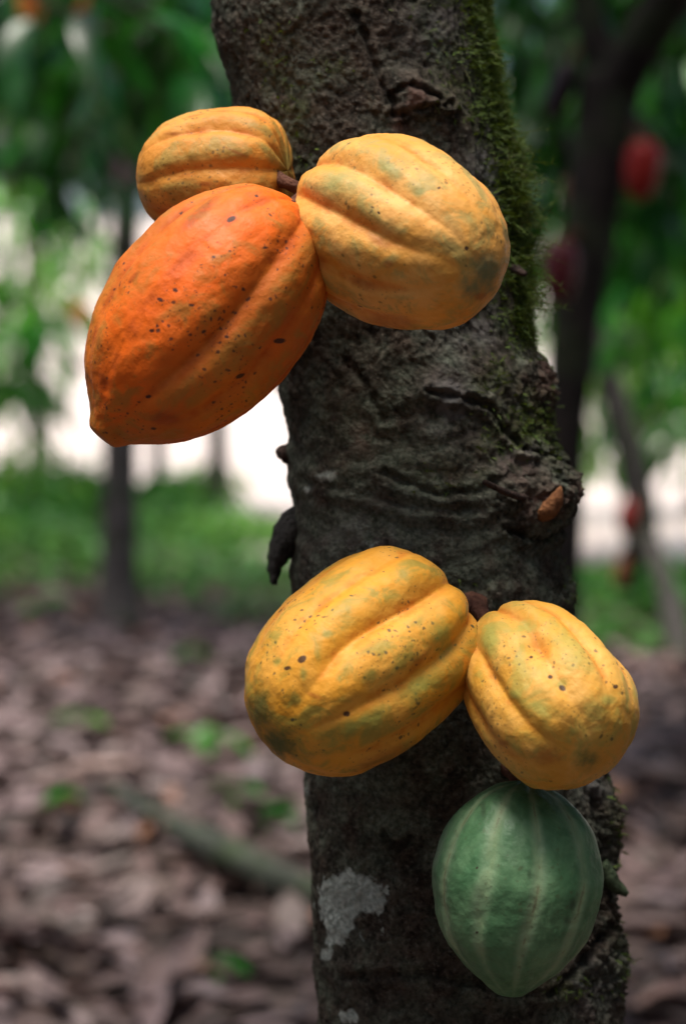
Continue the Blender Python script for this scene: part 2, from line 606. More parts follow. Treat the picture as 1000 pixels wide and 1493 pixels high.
# ------------------------------------------------------------------ the cocoa trunk in front
TD = 1.40                          # distance of its axis
PXM = TD / F                       # metres per pixel there
EY = [-700, -300, -60, 0, 50, 100, 150, 200, 260, 320, 380, 440, 490, 530, 570, 610, 650, 690, 720, 760, 800, 840, 880, 930, 1000,
      1070, 1140, 1180, 1250, 1310, 1390, 1450, 1500, 1600, 1900, 2400, 2860]
EL = [270, 285, 304, 312, 318, 331, 339, 345, 353, 362, 372, 384, 394, 401, 406, 412, 417, 416, 420, 423, 420, 419, 424, 428, 433,
      438, 444, 448, 451, 453, 457, 461, 465, 470, 478, 470, 430]
ER = [650, 685, 702, 706, 713, 719, 728, 738, 748, 755, 760, 765, 772, 786, 797, 803, 812, 818, 822, 822, 820, 826, 832, 846, 862,
      876, 886, 890, 890, 893, 902, 906, 908, 912, 925, 945, 985]
trunk_rows = np.concatenate([np.linspace(-2300, -80, 60)[:-1], np.arange(-80, 1580, 2.6), np.linspace(1580, 2862, 60)])
ncol_f, ncol_b = 400, 60
th = np.concatenate([np.linspace(-0.12 * PI, 1.12 * PI, ncol_f, endpoint=False), np.linspace(1.12 * PI, 1.88 * PI, ncol_b, endpoint=False)])
nr, nc = len(trunk_rows), len(th)
Lr = curve_interp(trunk_rows, EY, EL)
Rr = curve_interp(trunk_rows, EY, ER)
up = np.clip((-700 - trunk_rows) / 1600, 0, 1)
Lr, Rr = Lr - 40 * up + 60 * up, Rr - 100 * up
cxp, rp = (Lr + Rr) / 2, (Rr - Lr) / 2
rp = rp * 0.985
cen = np.array([list(at(a, b, TD)) for a, b in zip(cxp, trunk_rows)])
rw = rp * PXM
N0 = np.stack([np.cos(th), -np.sin(th), np.zeros(nc)], 1)
B = cen[:, None, :] + N0[None, :, :] * rw[:, None, None] * np.array([1, 0.95, 1])
B = B.reshape(-1, 3)
NN = np.tile(N0, (nr, 1))
PU, PV = project(B)                # where each spot of the bark sits in the photograph
front = np.tile(np.sin(th), nr)


def gauss2(cx, cy, rx, ry, rot=0.0):
    dx, dy = PU - cx, PV - cy
    c, s = math.cos(rot), math.sin(rot)
    return np.exp(-(((dx * c + dy * s) / rx) ** 2 + ((-dx * s + dy * c) / ry) ** 2)) * (front > -0.25)


def line_d(pts):
    """distance in pixels from a polyline"""
    d = np.full(len(PU), 1e9)
    for (x0, y0), (x1, y1) in zip(pts[:-1], pts[1:]):
        vx, vy = x1 - x0, y1 - y0
        t = np.clip(((PU - x0) * vx + (PV - y0) * vy) / (vx * vx + vy * vy), 0, 1)
        d = np.minimum(d, np.hypot(PU - x0 - t * vx, PV - y0 - t * vy))
    return np.where(front > -0.25, d, 1e9)


Q = B / PXM                        # in pixels
warp = np.stack([fbm(Q / 60 + 5, 2), fbm(Q / 60 + 50, 2), fbm(Q / 60 + 90, 2)], 1) * 18
Qw = Q + warp
disp = fbm(Q / 130, 2) * 9
disp += fbm(Qw / np.array([30, 30, 55]), 3) * 4.5
rid = 1 - np.abs(fbm(Qw / np.array([26, 26, 40]) + 31, 3)) * 2.2
disp += (rid - 0.6) * 3.0
disp += fbm(Qw / 9 + 11, 3) * 3.6 + np.abs(fbm(Qw / np.array([15, 15, 20]) + 41, 2)) * 4.0
disp += np.abs(perlin(Q / 4.2 + 3)) * 1.6
rough_part = disp - fbm(Q / 130, 2) * 9
# coarse, craggy bark low on the right-hand side and round the burls
crag = np.clip(gauss2(900, 1240, 60, 160) + gauss2(900, 1420, 60, 80) + gauss2(790, 700, 60, 90) + gauss2(800, 560, 40, 60) + 0.7 * gauss2(830, 860, 30, 40), 0, 1)
disp += crag * (np.abs(fbm(Qw / 16 + 77, 3)) * 26 - 4 + fbm(Qw / 6 + 7, 2) * 4)
# burls and swellings
disp += 36 * gauss2(792, 718, 50, 46) + 12 * gauss2(770, 745, 30, 26) + 16 * gauss2(800, 548, 26, 44) + 10 * gauss2(835, 860, 22, 30)
disp += 14 * gauss2(602, 138, 34, 26) + 7 * gauss2(640, 160, 30, 20) + 10 * gauss2(895, 1400, 26, 34) + 12 * gauss2(890, 1185, 16, 40)
disp += 10 * gauss2(410, 655, 14, 12) + 7 * gauss2(330, 60, 26, 60)
disp -= 12 * gauss2(770, 735, 15, 17)
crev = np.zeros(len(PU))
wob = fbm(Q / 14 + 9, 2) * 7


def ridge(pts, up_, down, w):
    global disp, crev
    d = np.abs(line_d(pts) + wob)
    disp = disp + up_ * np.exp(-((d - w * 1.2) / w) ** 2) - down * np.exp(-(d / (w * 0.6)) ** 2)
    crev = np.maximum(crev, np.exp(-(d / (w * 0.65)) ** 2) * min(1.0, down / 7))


ridge([(572, 168), (571, 140), (590, 124), (625, 140), (645, 150)], 4, 8, 7)
ridge([(585, 168), (610, 160), (650, 152)], 3, 6, 6)
ridge([(518, 20), (532, 55), (548, 105), (566, 150)], 3, 7, 8)
ridge([(628, 572), (672, 580), (712, 592), (738, 630), (760, 655)], 7, 5, 8)
ridge([(560, 690), (640, 722), (700, 716), (738, 690)], 4, 3, 9)
ridge([(440, 700), (520, 718), (600, 742), (700, 742)], 3, 1, 10)
ridge([(760, 655), (800, 668), (830, 690)], 5, 8, 7)
ridge([(735, 770), (780, 790), (820, 770)], 4, 8, 8)
ridge([(560, 1215), (580, 1240), (600, 1218)], 4, 6, 7)
ridge([(505, 1425), (620, 1420), (760, 1450), (830, 1440)], 4, 2.5, 10)
ridge([(500, 520), (530, 560), (560, 610)], 2, 4, 9)
ridge([(860, 1160), (872, 1230), (868, 1330)], 6, 10, 10)
ridge([(800, 1450), (850, 1400), (880, 1350)], 5, 9, 9)
dk = np.hypot(PU - 775, (PV - 738) * 1.1) + wob * 1.3
disp += np.sin(dk / 4.2) * 2.6 * gauss2(785, 722, 48, 46)
smooth_zone = np.clip(gauss2(600, 790, 230, 120) + 0.7 * gauss2(520, 640, 130, 110) + 0.6 * gauss2(560, 1180, 120, 90), 0, 1) * (1 - np.clip(crag * 1.5, 0, 1)) * (1 - gauss2(785, 722, 60, 60))
disp -= 0.85 * smooth_zone * rough_part
# wrinkles ringing the trunk in its middle part
wr = np.sin((PV + 0.10 * (PU - 620) ** 2 / 40 + warp[:, 0] * 1.6) / 7.0)
disp += wr * 1.3 * sstep(560, 640, PV) * (1 - sstep(830, 900, PV))
disp *= np.where((PV < -80) | (PV > 1580), 0.6, 1.0)
TV = B + NN * (disp * PXM)[:, None]
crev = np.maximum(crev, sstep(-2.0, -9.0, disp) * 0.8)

mask = np.zeros((len(PU), 3))
edge_r = np.interp(PV, trunk_rows, Rr)
nz = fbm(Q / 22 + 60, 3)
nz2 = fbm(Q / 45 + 160, 3)
lich = 0.75 * gauss2(520, 1330, 85, 110) * np.clip(nz * 3 - 0.5, 0, 1) + 0.35 * np.clip(nz2 * 2.2 - 0.55, 0, 1) + 1.15 * gauss2(505, 1300, 36, 30) + 1.0 * gauss2(497, 1345, 22, 34) + 0.9 * gauss2(545, 1310, 22, 20) + 0.8 * gauss2(478, 1392, 10, 11)
lich += 0.9 * gauss2(510, 1482, 22, 14) + 0.75 * gauss2(478, 694, 22, 15) + 0.6 * gauss2(450, 715, 10, 10) + 0.5 * gauss2(452, 1150, 8, 22)
lich += 0.45 * gauss2(545, 795, 30, 22) + 0.45 * gauss2(345, 160, 14, 14) + 0.4 * gauss2(400, 40, 12, 18) + 0.45 * gauss2(780, 525, 16, 12)
mask[:, 0] = np.clip(lich, 0, 1)
side = np.exp(-((edge_r - PU) / 42) ** 2)
m_ = side * (1 - sstep(470, 540, PV)) * (0.75 + 0.6 * sstep(180, 260, PV))
m_ += 0.5 * np.exp(-((edge_r - 30 - PU) / 60) ** 2) * (1 - sstep(150, 240, PV))
m_ += 0.9 * gauss2(765, 610, 30, 40) + 0.8 * gauss2(715, 545, 26, 30) + 0.6 * gauss2(720, 640, 30, 30) + 0.5 * gauss2(800, 640, 22, 40)
m_ += 0.7 * gauss2(480, 100, 22, 18) + 0.7 * gauss2(432, 155, 22, 20) + 0.6 * gauss2(435, 220, 24, 30) + 0.5 * gauss2(405, 80, 30, 50)
m_ += 0.6 * gauss2(895, 1180, 16, 60) + 0.6 * gauss2(905, 1380, 18, 60) + 0.5 * gauss2(830, 1440, 50, 20) + 0.5 * gauss2(840, 850, 20, 30)
m_ += 0.35 * gauss2(660, 690, 60, 30) + 0.3 * gauss2(640, 870, 60, 40)
mask[:, 1] = np.clip(m_ * (0.75 + 0.9 * nz2), 0, 1)
mask[:, 2] = np.clip(0.9 * gauss2(722, 250, 34, 60, -0.3) + 0.9 * gauss2(655, 590, 34, 45) + 0.5 * gauss2(700, 480, 50, 40)
                     + 0.6 * gauss2(745, 660, 26, 30) + 0.5 * gauss2(860, 1150, 26, 20) + 0.4 * gauss2(640, 40, 60, 60)
                     + 0.4 * gauss2(530, 780, 70, 50) + 0.5 * gauss2(860, 1440, 30, 40), 0, 1)
mask2 = np.zeros((len(PU), 3))
mask2[:, 0] = np.clip(1.0 * gauss2(798, 545, 22, 38) + 0.8 * gauss2(770, 735, 20, 24) + 0.6 * gauss2(820, 715, 22, 18) + 0.7 * gauss2(600, 145, 20, 22)
                      + 0.6 * gauss2(580, 185, 10, 26) + 0.5 * gauss2(530, 640, 22, 26) + 0.7 * gauss2(690, 890, 30, 20) + 0.5 * gauss2(745, 680, 18, 22), 0, 1)
mask2[:, 1] = np.clip(0.35 + 1.4 * nz2 + 0.7 * smooth_zone + 0.5 * gauss2(560, 760, 140, 90) - 0.5 * gauss2(560, 60, 90, 120), 0, 1)
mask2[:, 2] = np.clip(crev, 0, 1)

base0 = np.array(list(at((430 + 985) / 2, 2860, TD)))
base0[2] = 0.0
main_tree = add('cocoa_tree', None, None, base0, 'big dark mossy cocoa trunk bearing large yellow and orange pods', 'tree')
add('trunk', mesh_np('trunk', TV - base0, grid_faces(nr, nc)[:, ::-1], M['bark_main'], True, {'mask': mask, 'mask2': mask2}), main_tree)


def on_bark(px, py, out=0.0):
    """the bark point nearest to a pixel (front side)"""
    d = (PU - px) ** 2 + (PV - py) ** 2 + np.where(front > 0, 0, 1e9)
    i = int(np.argmin(d))
    return Vector(TV[i]) + Vector(NN[i]) * out, Vector(NN[i])


# moss: feathery sprigs rooted on the mossy bark
def moss_mesh():
    w = mask[:, 1] * (front > -0.35)
    w = np.where((PV > -60) & (PV < 1560), w, 0)
    sil = np.exp(-((edge_r - PU) / 26) ** 2)
    w = w ** 1.3 * (0.35 + 1.6 * sil * (PV < 500))
    w = w / w.sum()
    n = 12000
    idx = rng.choice(len(w), n, p=w)
    V, Fc = [], []
    base = 0
    for i in idx:
        p = TV[i]
        nrm = NN[i]
        longer = 1.0 + 4.2 * float(sil[i]) * (0.35 + 0.65 * (200 < PV[i] < 460)) * (60 < PV[i] < 480) * rng.random() ** 2 * float(np.clip(0.5 + 2.2 * nz[i], 0.05, 1.3))
        ln = PXM * rng.uniform(5, 13) * longer
        d = nrm * 1.0 + rng.normal(size=3) * 0.5 + np.array([0, 0, rng.normal() * 0.35 + 0.05])
        d /= np.linalg.norm(d)
        bend = rng.normal(size=3) * 0.4 + np.array([0, 0, -0.25])
        sidev = np.cross(d, rng.normal(size=3))
        sidev /= np.linalg.norm(sidev)
        wd = PXM * rng.uniform(0.6, 1.3)
        pts = [p + d * ln * t + bend * ln * t * t for t in (0, 0.4, 0.75, 1.0)]
        for k, q in enumerate(pts[:3]):
            V.append(q - sidev * wd * (1 - 0.25 * k))
            V.append(q + sidev * wd * (1 - 0.25 * k))
        V.append(pts[3])
        Fc += [(base, base + 1, base + 3), (base, base + 3, base + 2), (base + 2, base + 3, base + 5), (base + 2, base + 5, base + 4),
               (base + 4, base + 5, base + 6)]
        b2 = base + 7
        for k in range(4):
            t = 0.3 + 0.18 * k
            q = p + d * ln * t + bend * ln * t * t
            sgn = 1 if k % 2 else -1
            l2 = ln * 0.45 * (1.2 - t)
            e = q + (sidev * sgn + d * 0.8) * l2
            V += [q - d * wd * 1.2, q + d * wd * 1.2, e]
            Fc.append((b2, b2 + 1, b2 + 2))
            b2 += 3
        base = b2
    return mesh_np('moss', np.array(V) - base0, np.array(Fc), M['moss'], False)


add('moss', moss_mesh(), main_tree, kind='stuff')

# dry things on the bark: flake, stubs, twigs
def flake():
    n, k = 22, 9
    V = []
    left = [(437, 735), (418, 746), (401, 772), (394, 804), (393, 830), (399, 850)]
    right = [(443, 738), (443, 765), (440, 790), (424, 806), (409, 826), (400, 852)]
    for i in range(n):
        t = i / (n - 1) * 5
        lx, ly = np.interp(t, range(6), [p[0] for p in left]), np.interp(t, range(6), [p[1] for p in left])
        rx, ry = np.interp(t, range(6), [p[0] for p in right]), np.interp(t, range(6), [p[1] for p in right])
        for j in range(k):
            u = j / (k - 1)
            dep = TD - 0.006 - 0.020 * math.sin(u * PI * 0.8) * math.sin(min(1, 0.2 + t / 5) * PI * 0.8)
            V.append(at(lx + (rx - lx) * u + 1.2 * math.sin(t * 9), ly + (ry - ly) * u + 1.5 * math.sin(u * 11 + t * 3), dep))
    me = mesh_np('bark_flake', np.array([list(v) for v in V]) - base0, grid_faces(n, k, wrap=False), M['flake'], True)
    o = add('bark_flake', me, main_tree)
    o['label'] = 'black curled flake of bark peeling off the trunk'
    md = o.modifiers.new('thick', 'SOLIDIFY')
    md.thickness = 0.0016
    return o


flake()


def bark_stick(name, pts, radii, mat, seg=8, rough=0.3):
    return tube(name, [Vector(p) for p in pts], radii, mat, main_tree, base0, seg=seg, rough=rough, freq=160)


p0, n0 = on_bark(772, 748, -0.004)
bark_stick('broken_stub', [p0, p0 + n0 * 0.009 + Vector((0.000, 0, 0.004)), p0 + n0 * 0.012 + Vector((0.001, 0, 0.011)), p0 + n0 * 0.012 + Vector((0.003, 0, 0.017))],
           [0.0058, 0.0056, 0.0040, 0.0006], M['stub'], 9)
p0, n0 = on_bark(756, 728, -0.002)
e0 = at(706, 703, 1.28)
bark_stick('dead_twig', [p0, p0.lerp(e0, 0.5) + Vector((0, -0.004, -0.001)), e0], [0.0026, 0.0020, 0.0016], M['twig'])
p0, n0 = on_bark(738, 395, -0.004)
bark_stick('dead_twig', [at(730, 388, 1.37), at(752, 393, 1.355), at(766, 401, 1.35)], [0.0032, 0.0030, 0.0016], M['twig'])
bark_stick('mossy_twig', [at(872, 1262, 1.36), at(890, 1284, 1.36), at(903, 1296, 1.36), at(914, 1304, 1.36)], [0.007, 0.0055, 0.004, 0.002], M['mossy_twig'])
bark_stick('bark_knob', [at(424, 664, 1.40), at(411, 661, 1.40), at(403, 664, 1.40)], [0.007, 0.006, 0.002], M['twig'], rough=0.6)

# limbs at the top of the trunk, out of the picture
top = Vector(list(cen[0]))
for k, (dx, dy, dz) in enumerate(((-0.9, 0.5, 1.0), (0.8, 0.9, 1.0), (0.25, 1.3, 0.9))):
    tube('limb', [top - Vector((0, 0, 0.06)), top + Vector((dx * 0.35, dy * 0.35, dz * 0.3)), top + Vector((dx, dy, dz))],
         [0.06, 0.045, 0.02], M['bark_grey'], main_tree, base0, seg=10, rough=0.2)


# ------------------------------------------------------------------ pods
def pod_mesh(name, a, b, prof, furrows, mat, ns=150, nphi=260, rugose=1.0, seed=0, env_tip=0.25, bend=0.0, orange_dir=None, ridge_amt=0.0, dents=()):
    """a: half length, b: half width; furrows: list of (angle in degrees, depth, width in radians); local z runs from stem end to tip,
    local x faces the camera"""
    s = np.linspace(0, 1, ns)
    ph = np.linspace(0, 2 * PI, nphi, endpoint=False)
    SS, PP = np.meshgrid(s, ph, indexing='ij')
    SS, PP = SS.ravel(), PP.ravel()
    r = np.maximum(curve_interp(SS, prof[0], prof[1]), 0)
    z = -np.cos(PI * SS)
    env = sstep(0.0, 0.13, SS) * (1 - (1 - env_tip) * sstep(0.55, 0.92, SS))
    g = np.zeros_like(SS)
    near = np.zeros_like(SS)
    wv = 0.06 * np.sin(SS * 5 + seed) + 0.03 * np.sin(SS * 11 + seed * 2)
    wob_ = perlin(np.stack([np.cos(PP), np.sin(PP), SS * 2.2 + seed], 1) * 1.1) * 0.10
    for ang, dep, wid in furrows:
        d = (PP + wv + wob_ - math.radians(ang) + PI) % (2 * PI) - PI
        loc = 0.75 + 0.5 * np.sin(SS * 7 + ang * 0.3 + seed)
        loc = 1 + (loc - 1) * 0.4
        g = g + dep * loc * (np.exp(-(d / wid) ** 2) * 0.75 + 0.55 * np.exp(-np.abs(d) / (wid * 0.75)))
        near = np.maximum(near, np.exp(-(d / (wid * 0.9)) ** 2))
    rr = r * (1 - g * env + ridge_amt)
    dirs = np.stack([np.cos(PP), np.sin(PP)], 1)
    X = b * rr * dirs[:, 0]
    Y = b * rr * dirs[:, 1]
    # the flesh bulges over the stem end, where the furrows pinch in
    Z = a * z - a * 0.10 * g * 4 * np.exp(-((SS - 0.06) / 0.08) ** 2) * -1
    P = np.stack([X, Y, Z], 1)
    n = np.stack([dirs[:, 0] * b, dirs[:, 1] * b, -np.cos(PI * SS) * a * 0.8], 1)
    n /= np.linalg.norm(n, axis=1)[:, None]
    q = P / 0.0004 + seed * 50         # pixels
    dsp = fbm(q / np.array([42, 42, 60]), 2) * 3.2 + fbm(q / 15, 2) * 0.8 * rugose + np.abs(perlin(q / 8)) * 0.4 * rugose
    P = P + n * (dsp * 0.0004)[:, None] * np.clip(np.sin(PI * SS) * 2.5, 0.15, 1)[:, None]
    for (dph, ds, rad, dep) in dents:
        dd = ((((PP - math.radians(dph) + PI) % (2 * PI) - PI) * np.sin(PI * SS)) ** 2 * b * b + (z + math.cos(PI * ds)) ** 2 * a * a) / rad ** 2
        P = P - n * (dep * np.exp(-dd))[:, None]
    P[:, 0] += bend * (1 - z * z)
    att = np.stack([SS, near * np.clip(env * 1.2, 0, 1), np.zeros_like(SS)], 1)
    if orange_dir is not None:
        d = (PP - math.radians(orange_dir[0]) + PI) % (2 * PI) - PI
        att[:, 2] = np.clip(np.exp(-(d / orange_dir[1]) ** 2) * (1 - 0.5 * sstep(0.7, 1, SS)) + 0.5 * fbm(q / 50 + 8, 3), 0, 1)
    return mesh_np(name, P, grid_faces(ns, nphi), mat, True, {'pod': att})


def pod_frame(dx, dy, tilt):
    """rotation of a pod: (dx, dy) its axis on the photograph, stem to tip (dy down); tilt in degrees towards the camera"""
    l = math.hypot(dx, dy)
    t = math.radians(tilt)
    z = Vector((1, 0, 0)) * (dx / l * math.cos(t)) + UPV * (-dy / l * math.cos(t)) - FWD * math.sin(t)
    v = -FWD
    x = (v - z * v.dot(z)).normalized()
    y = z.cross(x)
    return Matrix((x, y, z)).transposed()


def place_pod(name, px, py, depth, axis, tilt, ha, hb, prof, furrows, mat, label, group, scars=(), **kw):
    k = depth / F
    me = pod_mesh(name, ha * k, hb * k, prof, furrows, mat, **kw)
    o = add(name, me, None, None, label, 'pod', group)
    R = pod_frame(axis[0], axis[1], tilt)
    o.matrix_world = Matrix.Translation(at(px, py, depth)) @ R.to_4x4()
    if scars:                      # wounds and stains at their places on the skin: kind 0 wound, 1 green stain, 2 brown stain
        co = np.zeros(len(me.vertices) * 3, np.float32)
        me.vertices.foreach_get('co', co)
        co = co.reshape(-1, 3) @ np.array(R).T + np.array(at(px, py, depth))
        u, v = project(co)
        near_side = (co - np.array(at(px, py, depth))) @ np.array(FWD) < 0.01
        A = np.zeros((len(co), 4), np.float32)
        for kind_, sx, sy, rx, ry, rot in scars:
            dx, dy = u - sx, v - sy
            c_, s_ = math.cos(rot), math.sin(rot)
            q_ = ((dx * c_ + dy * s_) / rx) ** 2 + ((-dx * s_ + dy * c_) / ry) ** 2
            A[:, kind_] = np.maximum(A[:, kind_], np.exp(-q_ * 0.7) * near_side)
        ca = me.color_attributes.new('scar', 'FLOAT_COLOR', 'POINT')
        ca.data.foreach_set('color', A.ravel())
    return o, R, ha * k


def stalk(pod, R, a, pts_world, radii):
    """stalk as a part of the pod; the points are given in world space"""
    inv = pod.matrix_world.inverted()
    return tube('stalk', [inv @ p for p in pts_world], radii, M['stalk'], pod, seg=10, rough=0.25, freq=120)


PROF_LONG = ([0, .05, .12, .22, .34, .44, .55, .66, .77, .86, .925, .965, 1], [0, .27, .54, .81, .97, 1.0, .97, .87, .69, .47, .30, .22, 0])
PROF_A = ([0, .06, .12, .158, .205, .28, .37, .46, .52, .61, .70, .765, .82, .87, .92, .96, 1], [0, .22, .42, .54, .66, .82, .955, 1, .995, .90, .73, .54, .37, .25, .19, .14, 0])
PROF_GREEN = ([0, .1, .197, .25, .317, .39, .468, .556, .665, .751, .838, .91, .96, 1], [0, .31, .58, .72, .857, .95, 1, .95, .80, .585, .34, .19, .12, 0])
PROF_EGG = ([0, .06, .13, .25, .38, .52, .64, .76, .86, .93, .97, 1], [0, .25, .49, .76, .93, 1, .98, .82, .54, .31, .18, 0])
PROF_OVAL = ([0, .06, .13, .25, .38, .5, .62, .75, .86, .93, .97, 1], [0, .31, .57, .85, .98, 1.0, .95, .77, .48, .27, .17, 0])
PROF_FAT = ([0, .05, .12, .22, .35, .47, .60, .73, .85, .93, .97, 1], [0, .33, .62, .87, .99, 1.0, .96, .79, .50, .27, .16, 0])
PROF_POINT = ([0, .05, .12, .22, .34, .45, .56, .68, .79, .88, .94, .975, 1], [0, .27, .52, .77, .95, 1.0, .96, .83, .61, .37, .21, .13, 0])

YEL, YEL2 = (0.70, 0.36, 0.055), (0.76, 0.42, 0.10)
GRN = (0.22, 0.24, 0.05)
pm = {
    'orange': pod_mat('pod_orange', (0.42, 0.105, 0.011), (0.50, 0.145, 0.016), (0.27, 0.15, 0.025), 0.6, (0.36, 0.12, 0.015), 1.0, dots=(0.04, 0.02, 0.015), orange=(0.76, 0.125, 0.006)),
    'upper': pod_mat('pod_upper', (0.60, 0.27, 0.045), (0.68, 0.35, 0.095), (0.27, 0.25, 0.08), 0.7, (0.12, 0.15, 0.075), 0.7),
    'small': pod_mat('pod_small', (0.54, 0.21, 0.028), (0.60, 0.26, 0.045), (0.24, 0.20, 0.05), 0.65, (0.3, 0.2, 0.04), 0.8),
    'lower': pod_mat('pod_lower', (0.63, 0.275, 0.022), (0.65, 0.31, 0.045), (0.22, 0.215, 0.04), 0.7, (0.045, 0.075, 0.02), 1.0),
    'right': pod_mat('pod_right', (0.58, 0.28, 0.035), (0.64, 0.34, 0.075), (0.30, 0.28, 0.06), 0.65, (0.10, 0.12, 0.025), 0.8),
    'green': pod_mat('pod_green', (0.055, 0.140, 0.062), (0.105, 0.205, 0.100), (0.035, 0.095, 0.040), 0.6, (0.10, 0.13, 0.05), 0.45,
                     seam=(0.25, 0.30, 0.15), seam_amt=0.3, rough=0.42, brown_amt=0.0),
}


def fset(angles, deps, wid):
    """ten furrows round the pod: the seen ones as given, the rest spread over the hidden side"""
    out = [(a_, d_, wid) for a_, d_ in zip(angles, deps)]
    hi, lo = max(angles), min(angles)
    rest = 10 - len(angles)
    for i in range(rest):
        out.append((hi + (lo + 360 - hi) * (i + 1) / (rest + 1), 0.06 if i % 2 else 0.04, wid))
    return out


podC, RC, aC = place_pod('cocoa_pod', 312, 256, 1.305, (-1, 0.02), -16, 113, 97, PROF_FAT,
                         fset([-44, -7, 29, 61, 92], [.06, .085, .075, .065, .07], .15), pm['small'],
                         'small yellow-orange pod above and behind the large orange pod', 'large cocoa pods on the mossy trunk', seed=3,
                         scars=[(2, 252, 195, 14, 3, 0), (2, 345, 222, 16, 3, .4), (2, 300, 268, 14, 4, 0), (1, 395, 225, 22, 8, .9)])
podA, RA, aA = place_pod('cocoa_pod', 293, 469, 1.225, (-287, 343), 6, 224, 148, PROF_A,
                         fset([-86, -51, -15, 21, 57, 90], [.05, .045, .10, .03, .05, .05], .15), pm['orange'],
                         'largest pod, vivid orange, jutting out past the trunk edge', 'large cocoa pods on the mossy trunk', seed=1,
                         orange_dir=(16, 0.62), rugose=1.25,
                         scars=[(0, 338, 319, 7, 3.5, -.5), (0, 256, 423, 4, 4, 0), (0, 234, 437, 5, 3, .3), (0, 408, 497, 9, 4, 0), (0, 350, 548, 7, 3, -.4), (0, 296, 415, 2.5, 2.5, 0),
                                (0, 275, 392, 2.5, 2, 0), (0, 222, 482, 4, 2.5, 0), (0, 387, 361, 5, 2.5, 0), (0, 217, 578, 4, 2.5, 0), (0, 312, 375, 2.5, 2.5, 0),
                                (2, 195, 405, 10, 4, -.9), (2, 290, 312, 40, 8, -.75), (2, 240, 610, 22, 12, 0), (2, 150, 560, 8, 14, 0)])
podB, RB, aB = place_pod('cocoa_pod', 587, 344, 1.225, (245, 152), 38, 172, 137, PROF_POINT,
                         fset([-86, -51, -15, 18, 50, 84], [.05, .05, .11, .085, .06, .05], .15), pm['upper'],
                         'fat pale yellow pod beside the orange pod, tip turned to the viewer', 'large cocoa pods on the mossy trunk', seed=5, rugose=1.1,
                         scars=[(1, 697, 416, 24, 20, 0), (1, 705, 395, 22, 26, 0), (2, 700, 432, 10, 6, 0), (1, 570, 248, 26, 9, .5), (1, 500, 265, 30, 24, 0), (0, 640, 274, 3, 2, 0),
                                (0, 543, 303, 3, 2, 0), (0, 552, 310, 3, 2, 0), (2, 552, 352, 18, 8, .6), (2, 530, 415, 22, 8, .3), (2, 566, 385, 8, 6, 0), (0, 680, 362, 3, 3, 0), (2, 570, 470, 40, 12, .1), (1, 612, 280, 10, 6, 0)])
podD, RD, aD = place_pod('cocoa_pod', 521, 972, 1.225, (-260, 197), 31, 178, 142, PROF_FAT,
                         fset([-92, -58, -23, 12, 46, 80], [.05, .06, .10, .115, .04, .045], .15), pm['lower'],
                         'golden yellow pod with dark green tip lying across the trunk lower down', 'large cocoa pods on the mossy trunk', seed=8, rugose=1.1,
                         scars=[(1, 408, 1084, 34, 22, .2), (0, 440, 961, 7, 5, -.6), (0, 419, 974, 5, 3, -.3), (1, 442, 982, 6, 10, 0), (1, 476, 924, 9, 6, 0), (1, 540, 985, 14, 9, -.6), (1, 610, 1000, 40, 16, -.7), (1, 520, 1060, 60, 14, -.5),
                                (1, 645, 930, 18, 30, 0), (1, 404, 965, 6, 6, 0), (1, 430, 1020, 10, 10, 0), (0, 505, 1041, 5, 4, 0), (2, 458, 1014, 14, 4, .4), (2, 610, 965, 26, 6, -.9), (1, 380, 1040, 16, 34, 0), (2, 560, 1105, 50, 14, -.4)])
podE, RE, aE = place_pod('cocoa_pod', 794, 1009, 1.215, (150, 214), 42, 147, 115, PROF_EGG,
                         fset([-82, -47, -13, 30, 66, 98], [.05, .08, .105, .09, .06, .05], .15), pm['right'],
                         'smaller yellow pod directly above the green pod', 'large cocoa pods on the mossy trunk', seed=11, rugose=1.2,
                         dents=[(-13, 0.50, 0.007, 0.004)],
                         scars=[(1, 853, 1106, 18, 14, 0), (1, 818, 997, 12, 8, 0), (0, 819, 1003, 6, 4, .4), (0, 802, 987, 4, 3, 0), (2, 800, 1102, 26, 14, 0), (1, 750, 1012, 10, 7, 0), (1, 832, 1068, 10, 10, 0), (1, 790, 1035, 22, 12, .3),
                                (0, 897, 1001, 4, 3, 0), (1, 765, 915, 16, 10, 0), (1, 712, 925, 14, 26, 0), (2, 735, 1083, 10, 6, 0), (1, 885, 1020, 12, 8, 0), (0, 774, 958, 3, 2, 0)])
podF, RF, aF = place_pod('cocoa_pod', 753, 1295, 1.235, (-0.07, 1), 4, 156, 126, PROF_GREEN,
                         fset([-80, -44, -8, 27, 60, 95], [.035, .025, .022, .03, .03, .03], .11), pm['green'],
                         'unripe green pod with pale seams hanging lowest on the trunk', 'large cocoa pods on the mossy trunk', seed=14, rugose=1.2,
                         ridge_amt=0.0,
                         scars=[(2, 834, 1318, 5, 10, .2), (2, 826, 1342, 5, 8, .2), (0, 695, 1360, 3, 2, 0), (2, 704, 1180, 4, 14, 0), (2, 771, 1275, 3, 8, 0), (0, 695, 1265, 2, 2, 0)])
stalk(podC, RC, aC, [at(398, 258, 1.285), at(425, 270, 1.275), at(450, 282, 1.285), at(475, 292, 1.325)], [0.0050, 0.0040, 0.0042, 0.007])
stalk(podA, RA, aA, [at(425, 305, 1.225), at(445, 285, 1.255), at(470, 278, 1.33)], [0.005, 0.0042, 0.006])
stalk(podB, RB, aB, [at(470, 272, 1.28), at(480, 262, 1.30), at(500, 255, 1.335)], [0.005, 0.005, 0.007])
stalk(podD, RD, aD, [at(655, 898, 1.26), at(674, 888, 1.275), at(690, 884, 1.325)], [0.005, 0.006, 0.010])
